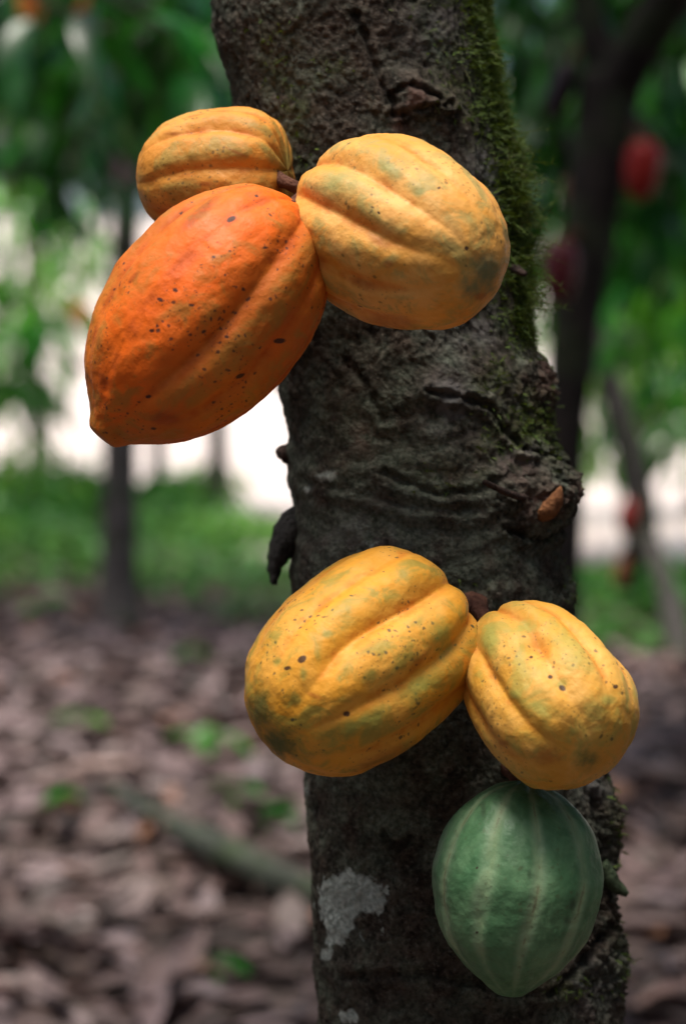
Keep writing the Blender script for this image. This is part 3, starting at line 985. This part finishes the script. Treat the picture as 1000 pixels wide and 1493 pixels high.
stalk(podE, RE, aE, [at(715, 912, 1.25), at(698, 892, 1.27), at(684, 884, 1.325)], [0.005, 0.0055, 0.010])
stalk(podF, RF, aF, [at(757, 1155, 1.235), at(752, 1130, 1.27), at(740, 1115, 1.33)], [0.005, 0.005, 0.007])


# ------------------------------------------------------------------ leaves
def leaf_shape(nseg=6, wid=0.34, droop=0.35, fold=0.25, twist=0.0, curl=0.0, petiole=True):
    """a pointed leaf of unit length along +x; y across, z up"""
    V, Fc = [], []
    for i in range(nseg + 1):
        t = i / nseg
        w = wid * 0.5 * (math.sin(PI * min(1, t ** 0.85)) ** 0.75) * (1 - 0.25 * t)
        if i in (0, nseg):
            w = 0.004
        zc = -droop * t * t
        a = twist * t
        for j in (-1, 0, 1):
            y = j * w * math.cos(fold + curl * t)
            z = abs(j) * w * math.sin(fold + curl * t) + 0.012 * math.sin(i * 2.2) * abs(j)
            V.append((t, y * math.cos(a) - z * math.sin(a), zc + y * math.sin(a) + z * math.cos(a)))
    for i in range(nseg):
        for j in (0, 1):
            k = i * 3 + j
            Fc.append((k, k + 3, k + 4, k + 1))
    if petiole:
        b = len(V)
        V += [(-0.14, 0, 0.02), (-0.14, 0.012, 0.02), (0.01, 0.006, 0), (0.01, -0.006, 0)]
        Fc.append((b, b + 1, b + 2, b + 3))
    return np.array(V), np.array(Fc)


LEAFS = [leaf_shape(6, .36, .30, .22), leaf_shape(6, .40, .55, .30, .25), leaf_shape(6, .34, .15, .35, -.3), leaf_shape(6, .42, .4, .12, .1)]
DRY = [leaf_shape(5, .40, -.05, .30, .5, .5, False), leaf_shape(5, .38, .12, .35, -.3, .35, False), leaf_shape(5, .42, .07, .15, .2, -.4, False),
       leaf_shape(5, .42, -.10, .6, .5, .3, False), leaf_shape(5, .44, .02, .08, .1, .15, False)]
for L_ in DRY:                     # centre the dry leaves on their middle
    L_[0][:, 0] -= 0.5
leaf_me = {}


def leaf_mesh_for(mat, k):
    if (mat, k) not in leaf_me:
        leaf_me[(mat, k)] = mesh_np('leaf', LEAFS[k][0], LEAFS[k][1], M[mat], True)
    return leaf_me[(mat, k)]


def leaf_rot(outward, droop, roll):
    """matrix of a leaf pointing outward (a horizontal-ish vector) and drooping"""
    d = Vector(outward)
    d.z -= droop
    d.normalize()
    upv = Vector((random.gauss(0, roll), random.gauss(0, roll), 1))
    y = upv.cross(d)
    if y.length < 1e-3:
        y = Vector((1, 0, 0)).cross(d)
    y.normalize()
    z = d.cross(y)
    return Matrix((d, y, z)).transposed()


def spray(tree, base, start, centre, spread, n, size, mat, r0=0.012, droop=0.5, bark='bark_grey', name='branch'):
    """a branch from `start` to `centre` (world points) carrying n leaves, each a part of the tree"""
    start, centre = Vector(start), Vector(centre)
    midp = start.lerp(centre, 0.55) + Vector((0, 0, 0.12 * (centre - start).length))
    end = centre + (centre - start).normalized() * spread * 0.8
    tube(name, [start, midp, centre, end], [r0, r0 * 0.75, r0 * 0.5, r0 * 0.2], M[bark], tree, base, seg=6, rough=0.1)
    for i in range(n):
        off = Vector((random.gauss(0, 1), random.gauss(0, 1), random.gauss(0, 0.7))) * spread
        p = centre + off
        o = bpy.data.objects.new('leaf', leaf_mesh_for(mat, random.randrange(4)))
        COL.objects.link(o)
        o.parent = tree
        out = Vector((off.x + random.gauss(0, .35) * spread, off.y + random.gauss(0, .35) * spread, 0))
        if out.length < 1e-4:
            out = Vector((1, 0, 0))
        out.normalize()
        Rm = leaf_rot(out, random.uniform(0.2, 1.4) * droop * 2, 0.35)
        o.matrix_basis = Matrix.Translation(p - Vector(base)) @ Rm.to_4x4() @ Matrix.Scale(size * random.uniform(0.75, 1.2), 4)


def foliage_mass(name, tree, base, blobs, size, mat, zmin=-1e9):
    """many leaves as one part: blobs are (centre, (rx, ry, rz), n)"""
    Vs, Fs, b = [], [], 0
    lv = leaf_shape(3, .42, .3, .25, 0, 0, False)
    for c, rad, n in blobs:
        for i in range(n):
            v = rng.normal(size=3)
            v /= np.linalg.norm(v)
            v *= rng.random() ** 0.4
            p = np.array(c) + v * np.array(rad)
            if p[2] < zmin + 0.2 * math.sin(p[0] * 3.1) + 0.1 * math.sin(p[0] * 9 + p[1] * 4) or fbm(np.array([p * 1.6]), 2)[0] < -0.26:
                continue
            Rm = np.array(leaf_rot((v[0] + rng.normal() * .5, v[1] + rng.normal() * .5, 0), rng.uniform(0.1, 1.3), 0.4))
            Vs.append((lv[0] * size * rng.uniform(.7, 1.25)) @ Rm.T + p - np.array(base))
            Fs.append(lv[1] + b)
            b += len(lv[0])
    me = mesh_np(name, np.vstack(Vs), np.vstack(Fs), M[mat], True)
    return add(name, me, tree, kind='stuff')


def gz(p):
    return float(ground_z([p.x], [p.y])[0])


def bg_tree(base_px, depth_pts, label, bark='bark_grey', group=None, rough=0.12):
    """depth_pts: (px, py, depth, radius px) from the ground up; the base stands on the ground"""
    b = Vector(ground_at(*base_px)) if len(base_px) == 2 else Vector(base_px)
    b.z = gz(b)
    t = add('cocoa_tree', None, None, b, label, 'tree', group)
    pts = [b + Vector((0, 0, -0.06))] + [at(x, y, d) for x, y, d, r in depth_pts]
    rad = [depth_pts[0][3] * depth_pts[0][2] / F * 1.7] + [r * d / F for x, y, d, r in depth_pts]
    tube('trunk', pts, rad, M[bark], t, b, seg=16, rough=rough, freq=14, subdiv=8)
    return t, b, pts


def hang_pod(px, py, d, axis, ha, hb, col, label, group=None, stem=None, tilt=0):
    key = 'p%.2f%.2f%.2f' % col
    if key not in pm:
        pm[key] = pod_mat('pod_far_' + key, col, tuple(c * 1.15 for c in col), tuple(c * 0.7 for c in col), 0.4, tuple(c * 0.6 for c in col), 0.3, rough=0.35)
    o, R, a = place_pod('cocoa_pod', px, py, d, axis, tilt, ha, hb, PROF_LONG, fset([-54, -18, 18, 54], [.06, .05, .06, .05], .16), pm[key], label, group, ns=36, nphi=60)
    if stem:
        top_ = o.matrix_world @ Vector((0, 0, -a * 0.97))
        stalk(o, R, a, [top_, top_.lerp(Vector(stem), 0.5) + Vector((0, 0, 0.01)), Vector(stem)], [0.008, 0.006, 0.008])
    return o


# left tree in the background
t1, b1, pt1 = bg_tree((173, 918), [(174, 860, 10.0, 29), (175, 740, 10.0, 26), (176, 640, 10.0, 25), (180, 480, 10.0, 23), (184, 330, 9.9, 21), (188, 200, 9.8, 19),
                                   (178, 80, 9.7, 17), (160, -40, 9.6, 15), (150, -200, 9.5, 12)],
                      'straight grey background trunk rising from the leaf litter behind the orange pod')
for (x, y, d, sx, n, sz, m_n) in [(60, 60, 8.6, .20, 26, .26, 'leaf_dark'), (250, 60, 7.6, .20, 26, .28, 'leaf_dark'), (90, 190, 9.0, .17, 26, .24, 'leaf_dark'),
                                  (290, 180, 8.4, .16, 20, .26, 'leaf_dark'), (20, 200, 9.4, .18, 22, .24, 'leaf_mid'), (90, 270, 9.2, .14, 14, .22, 'leaf_dark'),
                                  (40, -60, 9.0, .22, 22, .26, 'leaf_mid'), (260, -80, 9.0, .25, 24, .28, 'leaf_dark'), (100, 120, 10.4, .2, 20, .22, 'leaf_mid'),
                                  (330, 90, 9.4, .2, 20, .26, 'leaf_dark'), (-120, 60, 9.0, .3, 24, .26, 'leaf_dark'), (265, 250, 9.8, .12, 14, .22, 'leaf_dark')]:
    spray(t1, b1, at(180, 100 + (y < 0) * -150 + 60 * random.random(), 9.72), at(x, y, d), sx, n, sz, m_n, 0.02)
PURP = (0.30, 0.14, 0.20)
hang_pod(163, 92, 9.5, (0.25, 1), 30, 20, PURP, 'dull purple pod highest on the left background trunk', 'purple pods on the left background trunk', at(172, 50, 9.7))
hang_pod(184, 186, 9.5, (0.1, 1), 29, 23, PURP, 'dull purple pod on the left background trunk, middle of three', 'purple pods on the left background trunk', at(184, 140, 9.75))
hang_pod(188, 246, 9.55, (-0.1, 1), 26, 18, PURP, 'dull purple pod lowest of three on the left background trunk', 'purple pods on the left background trunk', at(186, 210, 9.8))

# forked dark tree at right
t2, b2, pt2 = bg_tree((790, 1236), [(800, 1000, 5.0, 46), (808, 760, 5.0, 40), (822, 620, 5.0, 33), (838, 480, 5.0, 34), (860, 330, 5.0, 38), (878, 200, 5.0, 42), (890, 110, 5.0, 44)],
                      'black forked tree behind the mossy edge of the big trunk', 'bark_black')
tube('limb', [at(888, 130, 5.0), at(868, 60, 5.0), at(848, -10, 5.0), at(815, -140, 5.0), at(770, -330, 5.1)], [.05, .038, .033, .028, .018], M['bark_black'], t2, b2, seg=12, rough=.12)
tube('limb', [at(892, 140, 5.0), at(925, 75, 4.95), at(965, 10, 4.9), at(1030, -90, 4.8), at(1150, -260, 4.7)], [.06, .056, .055, .045, .028], M['bark_black'], t2, b2, seg=12, rough=.12)
for (x, y, d, sx, n, sz, m_n, sx0, sy0) in [(770, 60, 6.2, .16, 22, .24, 'leaf_dark', 850, -10), (920, 10, 6.4, .14, 18, .22, 'leaf_dark', 850, -10), (790, 190, 6.6, .15, 22, .24, 'leaf_dark', 868, 60),
                                            (960, 130, 6.4, .14, 22, .24, 'leaf_dark', 965, 10), (980, 260, 6.6, .14, 22, .22, 'leaf_dark', 1030, -90), (1040, 60, 6.4, .2, 18, .24, 'leaf_dark', 1030, -90),
                                            (800, 300, 6.8, .12, 16, .22, 'leaf_dark', 860, 330), (960, 370, 7.0, .14, 20, .22, 'leaf_dark', 878, 200), (740, -60, 6, .2, 16, .25, 'leaf_dark', 815, -140),
                                            (930, -80, 6, .2, 16, .25, 'leaf_dark', 1030, -90), (900, 420, 7.4, .12, 16, .2, 'leaf_mid', 860, 330), (1010, 430, 7.2, .14, 16, .22, 'leaf_mid', 878, 200)]:
    spray(t2, b2, at(sx0, sy0, 5.0), at(x, y, d), sx, n, sz, m_n, 0.015, bark='bark_black')
hang_pod(936, 248, 4.9, (-0.12, 1), 44, 28, (0.22, 0.010, 0.007), 'bright red pod right of the black forked trunk', 'red pods on the black forked tree', at(905, 185, 5.0))
hang_pod(816, 396, 4.8, (-0.05, 1), 46, 28, (0.07, 0.008, 0.013), 'dark crimson pod between the mossy trunk and the black forked tree', 'red pods on the black forked tree', at(843, 340, 4.95))
hang_pod(816, 132, 5.0, (-0.35, 1), 44, 20, (0.015, 0.007, 0.010), 'blackish pod hanging from the left limb of the forked tree', 'red pods on the black forked tree', at(856, 60, 5.0))
hang_pod(832, 278, 5.1, (0, 1), 22, 14, (0.16, 0.07, 0.03), 'tiny brown pod against the black forked trunk', 'red pods on the black forked tree', at(862, 250, 5.1))

# leaning pale tree farther right, standing on two stems
b3 = Vector(ground_at(907, 893))
b3.z = gz(b3)
t3 = add('cocoa_tree', None, None, b3, 'thin grey leaning tree standing on two splayed stems before the clearing', 'tree')
tube('trunk', [at(938, 792, 10.2), at(934, 740, 10.2), at(918, 660, 10.2), at(895, 580, 10.2), at(872, 510, 10.2), at(850, 420, 10.2), at(845, 250, 10.2)],
     [.070, .075, .072, .066, .06, .055, .04], M['bark_mid'], t3, b3, seg=12, rough=.15)
g2 = Vector(ground_at(997, 975))
g2.z = gz(g2) - 0.05
tube('stem', [b3 - Vector((0, 0, .05)), at(913, 835, 10.4), at(934, 782, 10.2)], [.075, .058, .06], M['bark_mid'], t3, b3, seg=10, rough=.2)
tube('stem', [g2, at(984, 910, 9.0), at(962, 830, 9.9), at(940, 780, 10.2)], [.06, .055, .05, .055], M['bark_mid'], t3, b3, seg=10, rough=.2)
for (x, y, d, sx, n, sz, m_n) in [(870, 610, 12.0, .17, 26, .22, 'leaf_bright'), (850, 660, 12.2, .14, 18, .22, 'leaf_bright'), (960, 560, 11.5, .20, 30, .24, 'leaf_mid'), (990, 640, 11.0, .16, 24, .22, 'leaf_mid'),
                                  (930, 480, 11.0, .2, 30, .24, 'leaf_mid'), (1060, 560, 11.0, .3, 26, .24, 'leaf_mid'), (840, 520, 12.0, .16, 18, .22, 'leaf_mid'), (990, 500, 10.5, .18, 24, .24, 'leaf_dark'),
                                  (800, 460, 12.0, .1, 8, .22, 'leaf_bright'), (900, 560, 13.0, .16, 18, .22, 'leaf_bright')]:
    spray(t3, b3, at(872, 500, 10.2), at(x, y, d), sx, n, sz, m_n, 0.015, bark='bark_mid')
hang_pod(914, 755, 9.9, (-0.15, 1), 25, 15, (0.20, 0.016, 0.012), 'small red pod low on the thin leaning tree', None, at(928, 728, 10.15))
hang_pod(905, 835, 10.0, (-0.15, 1), 22, 11, (0.25, 0.09, 0.04), 'small brownish pod on the left stem of the leaning tree', None, at(916, 812, 10.25))

# pale sunlit sapling at far left
b4 = Vector(ground_at(-30, 800))
b4.z = gz(b4)
t4 = add('cocoa_sapling', None, None, b4, 'pale green sapling with sunlit drooping leaves at the far left edge', 'tree')
tube('trunk', [b4, at(-25, 650, 14.6), at(-10, 500, 14.2), at(10, 380, 14.0)], [.06, .05, .04, .02], M['bark_pale'], t4, b4, seg=10, rough=.1)
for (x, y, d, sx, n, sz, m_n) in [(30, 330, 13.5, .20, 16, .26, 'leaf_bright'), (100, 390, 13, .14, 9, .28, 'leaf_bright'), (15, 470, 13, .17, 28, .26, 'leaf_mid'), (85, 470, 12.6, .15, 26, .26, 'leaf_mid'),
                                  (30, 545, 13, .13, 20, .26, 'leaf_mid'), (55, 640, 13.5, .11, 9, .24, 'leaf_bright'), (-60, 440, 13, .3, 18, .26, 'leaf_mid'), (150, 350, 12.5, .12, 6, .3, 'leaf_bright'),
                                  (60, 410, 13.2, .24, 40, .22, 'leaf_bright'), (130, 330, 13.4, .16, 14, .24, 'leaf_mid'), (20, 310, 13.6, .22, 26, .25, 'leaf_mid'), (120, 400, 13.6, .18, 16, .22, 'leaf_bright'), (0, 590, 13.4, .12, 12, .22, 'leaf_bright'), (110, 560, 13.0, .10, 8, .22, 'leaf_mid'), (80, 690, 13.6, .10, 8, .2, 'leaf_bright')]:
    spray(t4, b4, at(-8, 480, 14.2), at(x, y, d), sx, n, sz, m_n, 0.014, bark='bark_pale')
hang_pod(120, 462, 12.4, (0.3, 1), 22, 14, (0.60, 0.25, 0.05), 'small orange pod half hidden by the edge of the large orange pod', None, at(88, 440, 12.6))

# shade trees farther back: crowns that fill the upper background
def shade_tree(x, y, r, zlo, ztop, wide, n, mat, label, crown_dx=0.0, kind_group='shade trees behind the cocoa plot'):
    b = Vector((x, y, 0))
    b.z = gz(b)
    t = add('shade_tree', None, None, b, label, 'tree', kind_group)
    tp = Vector((x + crown_dx, y, (zlo + ztop) / 2))
    tube('trunk', [b - Vector((0, 0, .1)), b + Vector((0.03, 0, 1.0)), Vector((x + crown_dx * .3, y, zlo)), tp], [r * 1.2, r, r * .85, r * .5], M['bark_grey'], t, b, seg=12, rough=.12)
    for k in range(4):
        a = k * PI / 2 + 0.5
        e = tp + Vector((math.cos(a) * wide * .7, math.sin(a) * wide * .5, random.uniform(-.3, .5)))
        tube('limb', [Vector((x + crown_dx * .3, y, zlo + .1)), (Vector((x + crown_dx * .3, y, zlo)) + e) / 2 + Vector((0, 0, .3)), e], [r * .5, r * .35, r * .12], M['bark_grey'], t, b, seg=8)
    blobs = []
    for k in range(7):
        c = (x + crown_dx + random.uniform(-.6, .6) * wide, y + random.uniform(-.5, .5) * wide, zlo + (ztop - zlo) * (0.25 + 0.12 * k))
        blobs.append((c, (wide * .75, wide * .6, (ztop - zlo) * .28), n // 7))
    foliage_mass('crown', t, b, blobs, 0.27, mat, zlo)
    return t


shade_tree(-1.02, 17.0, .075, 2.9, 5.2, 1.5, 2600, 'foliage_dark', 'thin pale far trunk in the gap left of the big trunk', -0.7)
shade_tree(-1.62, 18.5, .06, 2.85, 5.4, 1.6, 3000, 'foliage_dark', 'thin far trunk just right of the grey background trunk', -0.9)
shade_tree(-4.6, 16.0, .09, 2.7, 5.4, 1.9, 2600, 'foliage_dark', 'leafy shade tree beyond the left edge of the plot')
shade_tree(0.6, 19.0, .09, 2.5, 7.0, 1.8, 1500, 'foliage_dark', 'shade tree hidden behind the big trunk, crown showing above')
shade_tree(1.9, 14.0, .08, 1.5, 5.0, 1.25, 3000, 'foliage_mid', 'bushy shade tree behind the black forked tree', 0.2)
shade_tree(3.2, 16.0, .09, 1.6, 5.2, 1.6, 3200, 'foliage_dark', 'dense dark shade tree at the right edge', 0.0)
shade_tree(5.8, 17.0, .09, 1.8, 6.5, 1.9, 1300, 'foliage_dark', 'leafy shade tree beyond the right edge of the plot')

def bush(px, py, h, w, n, mat, label):
    b = Vector(ground_at(px, py))
    b.z = gz(b)
    t = add('bush', None, None, b, label, 'bush', 'leafy bushes at the edge of the clearing')
    for k in range(3):
        tube('stem', [b - Vector((0, 0, .04)), b + Vector((.06 * (k - 1), .03 * k, h * .4)), b + Vector((.16 * (k - 1), .05 * k, h * .8))], [.012, .010, .005], M['bark_mid'], t, b, seg=6)
    foliage_mass('foliage', t, b, [((b.x, b.y, b.z + h * .55), (w, w * .8, h * .5), n)], .17, mat)


bush(20, 800, .62, .55, 420, 'foliage_mid', 'green bush at the far left edge beyond the litter')
bush(95, 775, .55, .5, 380, 'foliage_mid', 'green bush left of the grey background trunk')
bush(255, 790, .5, .4, 320, 'foliage_mid', 'low bush right of the grey background trunk')
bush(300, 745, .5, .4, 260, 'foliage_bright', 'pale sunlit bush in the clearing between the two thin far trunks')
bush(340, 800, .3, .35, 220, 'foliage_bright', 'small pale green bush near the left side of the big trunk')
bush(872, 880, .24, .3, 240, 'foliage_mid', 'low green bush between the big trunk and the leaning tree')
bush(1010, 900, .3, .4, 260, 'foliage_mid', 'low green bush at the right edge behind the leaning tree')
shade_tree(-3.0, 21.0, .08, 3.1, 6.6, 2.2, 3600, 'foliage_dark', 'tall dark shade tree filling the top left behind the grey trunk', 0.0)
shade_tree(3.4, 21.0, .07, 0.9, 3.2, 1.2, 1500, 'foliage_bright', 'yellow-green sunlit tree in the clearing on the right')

# unseen crowns above and trees round the camera, added to shade and block sky
foliage_mass('crown', main_tree, base0, [((0.1, 2.7, 2.95), (1.2, 0.95, .45), 900), ((0.9, 2.2, 2.9), (.7, .8, .4), 350)], .26, 'foliage_dark')
foliage_mass('crown', t1, b1, [((-1.2, 9.3, 4.3), (1.9, 1.9, .7), 1300)], .27, 'foliage_dark')
foliage_mass('crown', t2, b2, [((0.9, 5.3, 3.2), (1.4, 1.3, .6), 1300)], .27, 'foliage_dark')


def sky_block_tree(x, y, zc, rad, n, label):  # tree added to cut sky light coming in from the sides
    b = Vector((x, y, 0))
    b.z = gz(b)
    t = add('cocoa_tree', None, None, b, label, 'tree', 'added trees outside the picture that block sky light')
    tube('trunk', [b - Vector((0, 0, .05)), b + Vector((.03, .02, .7)), b + Vector((-.02, .05, 1.4)), b + Vector((0, 0, zc))], [.09, .075, .07, .04], M['bark_grey'], t, b, seg=12, rough=.15)
    foliage_mass('crown', t, b, [((x, y, zc), rad, n)], .27, 'foliage_dark')
    return t, b


sky_block_tree(-2.6, 0.2, 2.1, (1.45, 1.7, 1.5), 2800, 'unseen tree added left of the viewpoint to block sky light')
sky_block_tree(2.5, 0.4, 2.1, (1.45, 1.7, 1.5), 2800, 'unseen tree added right of the viewpoint to block sky light')
sky_block_tree(0.4, -2.6, 2.0, (2.2, 1.0, 1.5), 3000, 'unseen tree added behind the viewpoint to block sky light')
nt_, nb_ = sky_block_tree(-2.8, 3.6, 2.2, (1.5, 1.5, 1.4), 2200, 'cocoa tree added left of the litter to block sky light, its large dark leaves reaching into the top left')
spray(nt_, nb_, Vector((-2.0, 3.8, 1.9)), at(262, 50, 5.0), .11, 16, .24, 'leaf_dark', .014)
spray(nt_, nb_, Vector((-2.0, 3.8, 1.9)), at(120, 30, 4.8), .10, 10, .22, 'leaf_dark', .014)
sky_block_tree(3.1, 3.6, 2.2, (1.4, 1.5, 1.4), 2200, 'unseen tree added right of the litter to block sky light')

# ------------------------------------------------------------------ undergrowth, litter
def herb_mass():
    Vs, Fs, b = [], [], 0
    lv = leaf_shape(3, .4, .35, .2, 0, 0, False)
    pts = []
    while len(pts) < 5200:
        x = rng.uniform(-9, 9)
        y = rng.uniform(7.0, 30)
        lo = np.interp(x, [-9, -2, -0.6, 0.3, 1.2, 2.0, 9], [11.3, 11.4, 11.0, 9.5, 8.0, 7.4, 7.0]) + 0.8 * perlin(np.array([[x * .8, y * .8, 0.5]]))[0]
        hi = edge_y(np.array([x]))[0] + 0.4
        if not (lo - 2.6 * rng.random() ** 3 < y < hi):
            continue
        if perlin(np.array([[x * .55, y * .45, 4.5]]))[0] < -0.28:
            continue
        pts.append((x, y))
    for x, y in pts:
        z0 = float(ground_z([x], [y])[0])
        tall = 0.10 + 0.38 * rng.random() ** 1.6 * (1.0 + 0.8 * perlin(np.array([[x * .5, y * .5, 9.5]]))[0])
        if x > 0.3:
            tall *= 0.55
        n = 5
        for k in range(n):
            a = rng.uniform(0, 2 * PI)
            h = tall * rng.uniform(0.3, 1.0)
            Rm = np.array(leaf_rot((math.cos(a), math.sin(a), 0.25), rng.uniform(-.6, .6), 0.25))
            Vs.append((lv[0] * rng.uniform(.09, .19)) @ Rm.T + np.array([x, y, z0 + h]))
            Fs.append(lv[1] + b)
            b += len(lv[0])
    me = mesh_np('undergrowth', np.vstack(Vs), np.vstack(Fs), M['herb'], True)
    add('undergrowth', me, kind='stuff')


herb_mass()


def scatter_litter():
    n_tot = 15000
    items = []
    while len(items) < n_tot:
        y = 2.2 + 11.5 * rng.random() ** 0.85
        hw = 0.9 + y * 0.30
        x = rng.uniform(-hw, hw)
        if math.hypot(x - 0.1, y - 1.4) < 0.2:
            continue
        items.append((x, y))
    items = np.array(items)
    zz = ground_z(items[:, 0], items[:, 1])
    u, v = project(np.stack([items[:, 0], items[:, 1], zz], 1))
    # not behind the big trunk, in frame
    seen = (u > 5) & (u < 995) & (v < 1488) & ~((u > 440) & (u < 900))
    order = np.argsort(np.where(seen, items[:, 1], 1e6))[:300]
    single = np.zeros(n_tot, bool)
    single[order] = True
    dry_me = [[mesh_np('fallen_leaf', L_[0], L_[1], m_, True) for m_ in DRY_M] for L_ in DRY]
    form = ('curled', 'cupped', 'arched', 'folded', 'flat')
    Vs, Fs, b = [], [], 0
    for i in range(n_tot):
        x, y = items[i]
        k = rng.integers(len(DRY))
        sc = rng.uniform(0.09, 0.22)
        a = rng.uniform(0, 2 * PI)
        tiltx, tilty = rng.normal() * 0.17, rng.normal() * 0.2
        Rm = Matrix.Rotation(a, 3, 'Z') @ Matrix.Rotation(tiltx, 3, 'X') @ Matrix.Rotation(tilty, 3, 'Y')
        loc = (x, y, zz[i] + 0.012 + rng.random() ** 2 * 0.05)
        if single[i]:
            cc = int(rng.choice(5, p=[.22, .27, .28, .17, .06]))
            uu, vv = u[i], v[i]
            if uu > 700:
                where = 'right of the green pod' if vv > 1150 else 'right of the lower yellow pods'
            elif vv > 1400:
                where = 'by the bottom edge, under the left corner' if uu < 220 else 'by the bottom edge, next to the big trunk'
            elif vv > 1300:
                where = 'below the fallen branch, towards the left edge' if uu < 220 else 'below the fallen branch, next to the big trunk'
            else:
                where = 'level with the fallen branch, towards the left edge' if uu < 220 else 'level with the fallen branch, near the big trunk'
            o = add('fallen_leaf', dry_me[k][cc], None, None, form[k] + ' ' + DRY_COL[cc][0] + ' dry leaf ' + where, 'leaf', 'fallen leaves on the plantation floor')
            o.matrix_world = Matrix.Translation(loc) @ Rm.to_4x4() @ Matrix.Scale(sc, 4)
        else:
            Vs.append((DRY[k][0] * sc) @ np.array(Rm).T + np.array(loc))
            Fs.append(DRY[k][1] + b)
            b += len(DRY[k][0])
    me = mesh_np('leaf_litter', np.vstack(Vs), np.vstack(Fs), M['litter_mass'], True)
    add('leaf_litter', me, kind='stuff')


scatter_litter()

# fallen branch lying on the litter
q = [ground_at(150, 1150), ground_at(240, 1225), ground_at(330, 1290), ground_at(420, 1325), ground_at(520, 1350)]
q = [Vector((p.x, p.y, gz(p) + h)) for p, h in zip(q, (.03, .05, .075, .06, .04))]
ob = q[2].copy()
fb = tube('fallen_branch', q, [.018, .026, .034, .032, .026], M['branch_green'], None, ob, seg=12, rough=.2, freq=20)
fb.location = ob
tag(fb, 'mossy grey-green fallen branch lying across the leaf litter', 'branch')

# orange fallen pods / leaf on the ground
def ground_pod(px, py, ax, ha, hb, col, label):
    g = ground_at(px, py)
    d = (g - CAM).dot(FWD)
    o = hang_pod(px, py - hb * .6, d, ax, ha, hb, col, label)
    return o


ground_pod(97, 956, (1, 0.25), 20, 13, (0.62, 0.16, 0.02), 'small orange pod fallen on the litter left of the grey trunk')
for px, py, lb, cat in ((45, 10, 'orange pod at the top left corner among dark leaves', 0), (112, -4, 'orange pod cut by the top edge among dark leaves', 0)):
    hang_pod(px, py, 8.2, (0.1, 1), 24, 17, (0.65, 0.16, 0.02), lb, None, at(px + 12, py - 60, 8.4))

# seedlings sprouting through the litter
def seedling(px, py, h, n, size, label, mat='leaf_mid'):
    g = Vector(ground_at(px, py))
    g.z = gz(g)
    t = add('seedling', None, None, g, label, 'seedling', 'green seedlings in the leaf litter')
    tube('stem', [g, g + Vector((.01, 0, h * .6)), g + Vector((.02, .01, h))], [.005, .004, .003], M['branch_green'], t, g, seg=6)
    for i in range(n):
        a = i * 2.4 + px
        o = bpy.data.objects.new('leaf', leaf_mesh_for(mat, i % 4))
        COL.objects.link(o)
        o.parent = t
        Rm = leaf_rot((math.cos(a), math.sin(a), 0), random.uniform(-.2, .5), .2)
        o.matrix_basis = Matrix.Translation((.015, 0, h * (0.55 + .45 * i / n))) @ Rm.to_4x4() @ Matrix.Scale(size * random.uniform(.8, 1.2), 4)


for px, py, h, n, sz, lb in ((300, 1105, .12, 6, .16, 'green seedling in the litter left of the golden pod tip'),
                             (120, 1075, .10, 5, .12, 'green seedling below the fallen orange pod'),
                             (265, 985, .12, 6, .13, 'small green seedling right of the grey trunk foot'),
                             (95, 1185, .08, 5, .10, 'low green seedling near the left edge, above the fallen branch'),
                             (405, 1215, .08, 5, .10, 'green seedling in the litter beside the big trunk, above the fallen branch'),
                             (300, 1440, .07, 4, .09, 'green seedling in the litter near the bottom edge'),
                             (350, 1180, .08, 4, .10, 'tiny green seedling between the golden pod and the fallen branch'),
                             (950, 1290, .05, 4, .08, 'green seedling in the litter right of the green pod')):
    seedling(px, py, h, n, sz, lb)
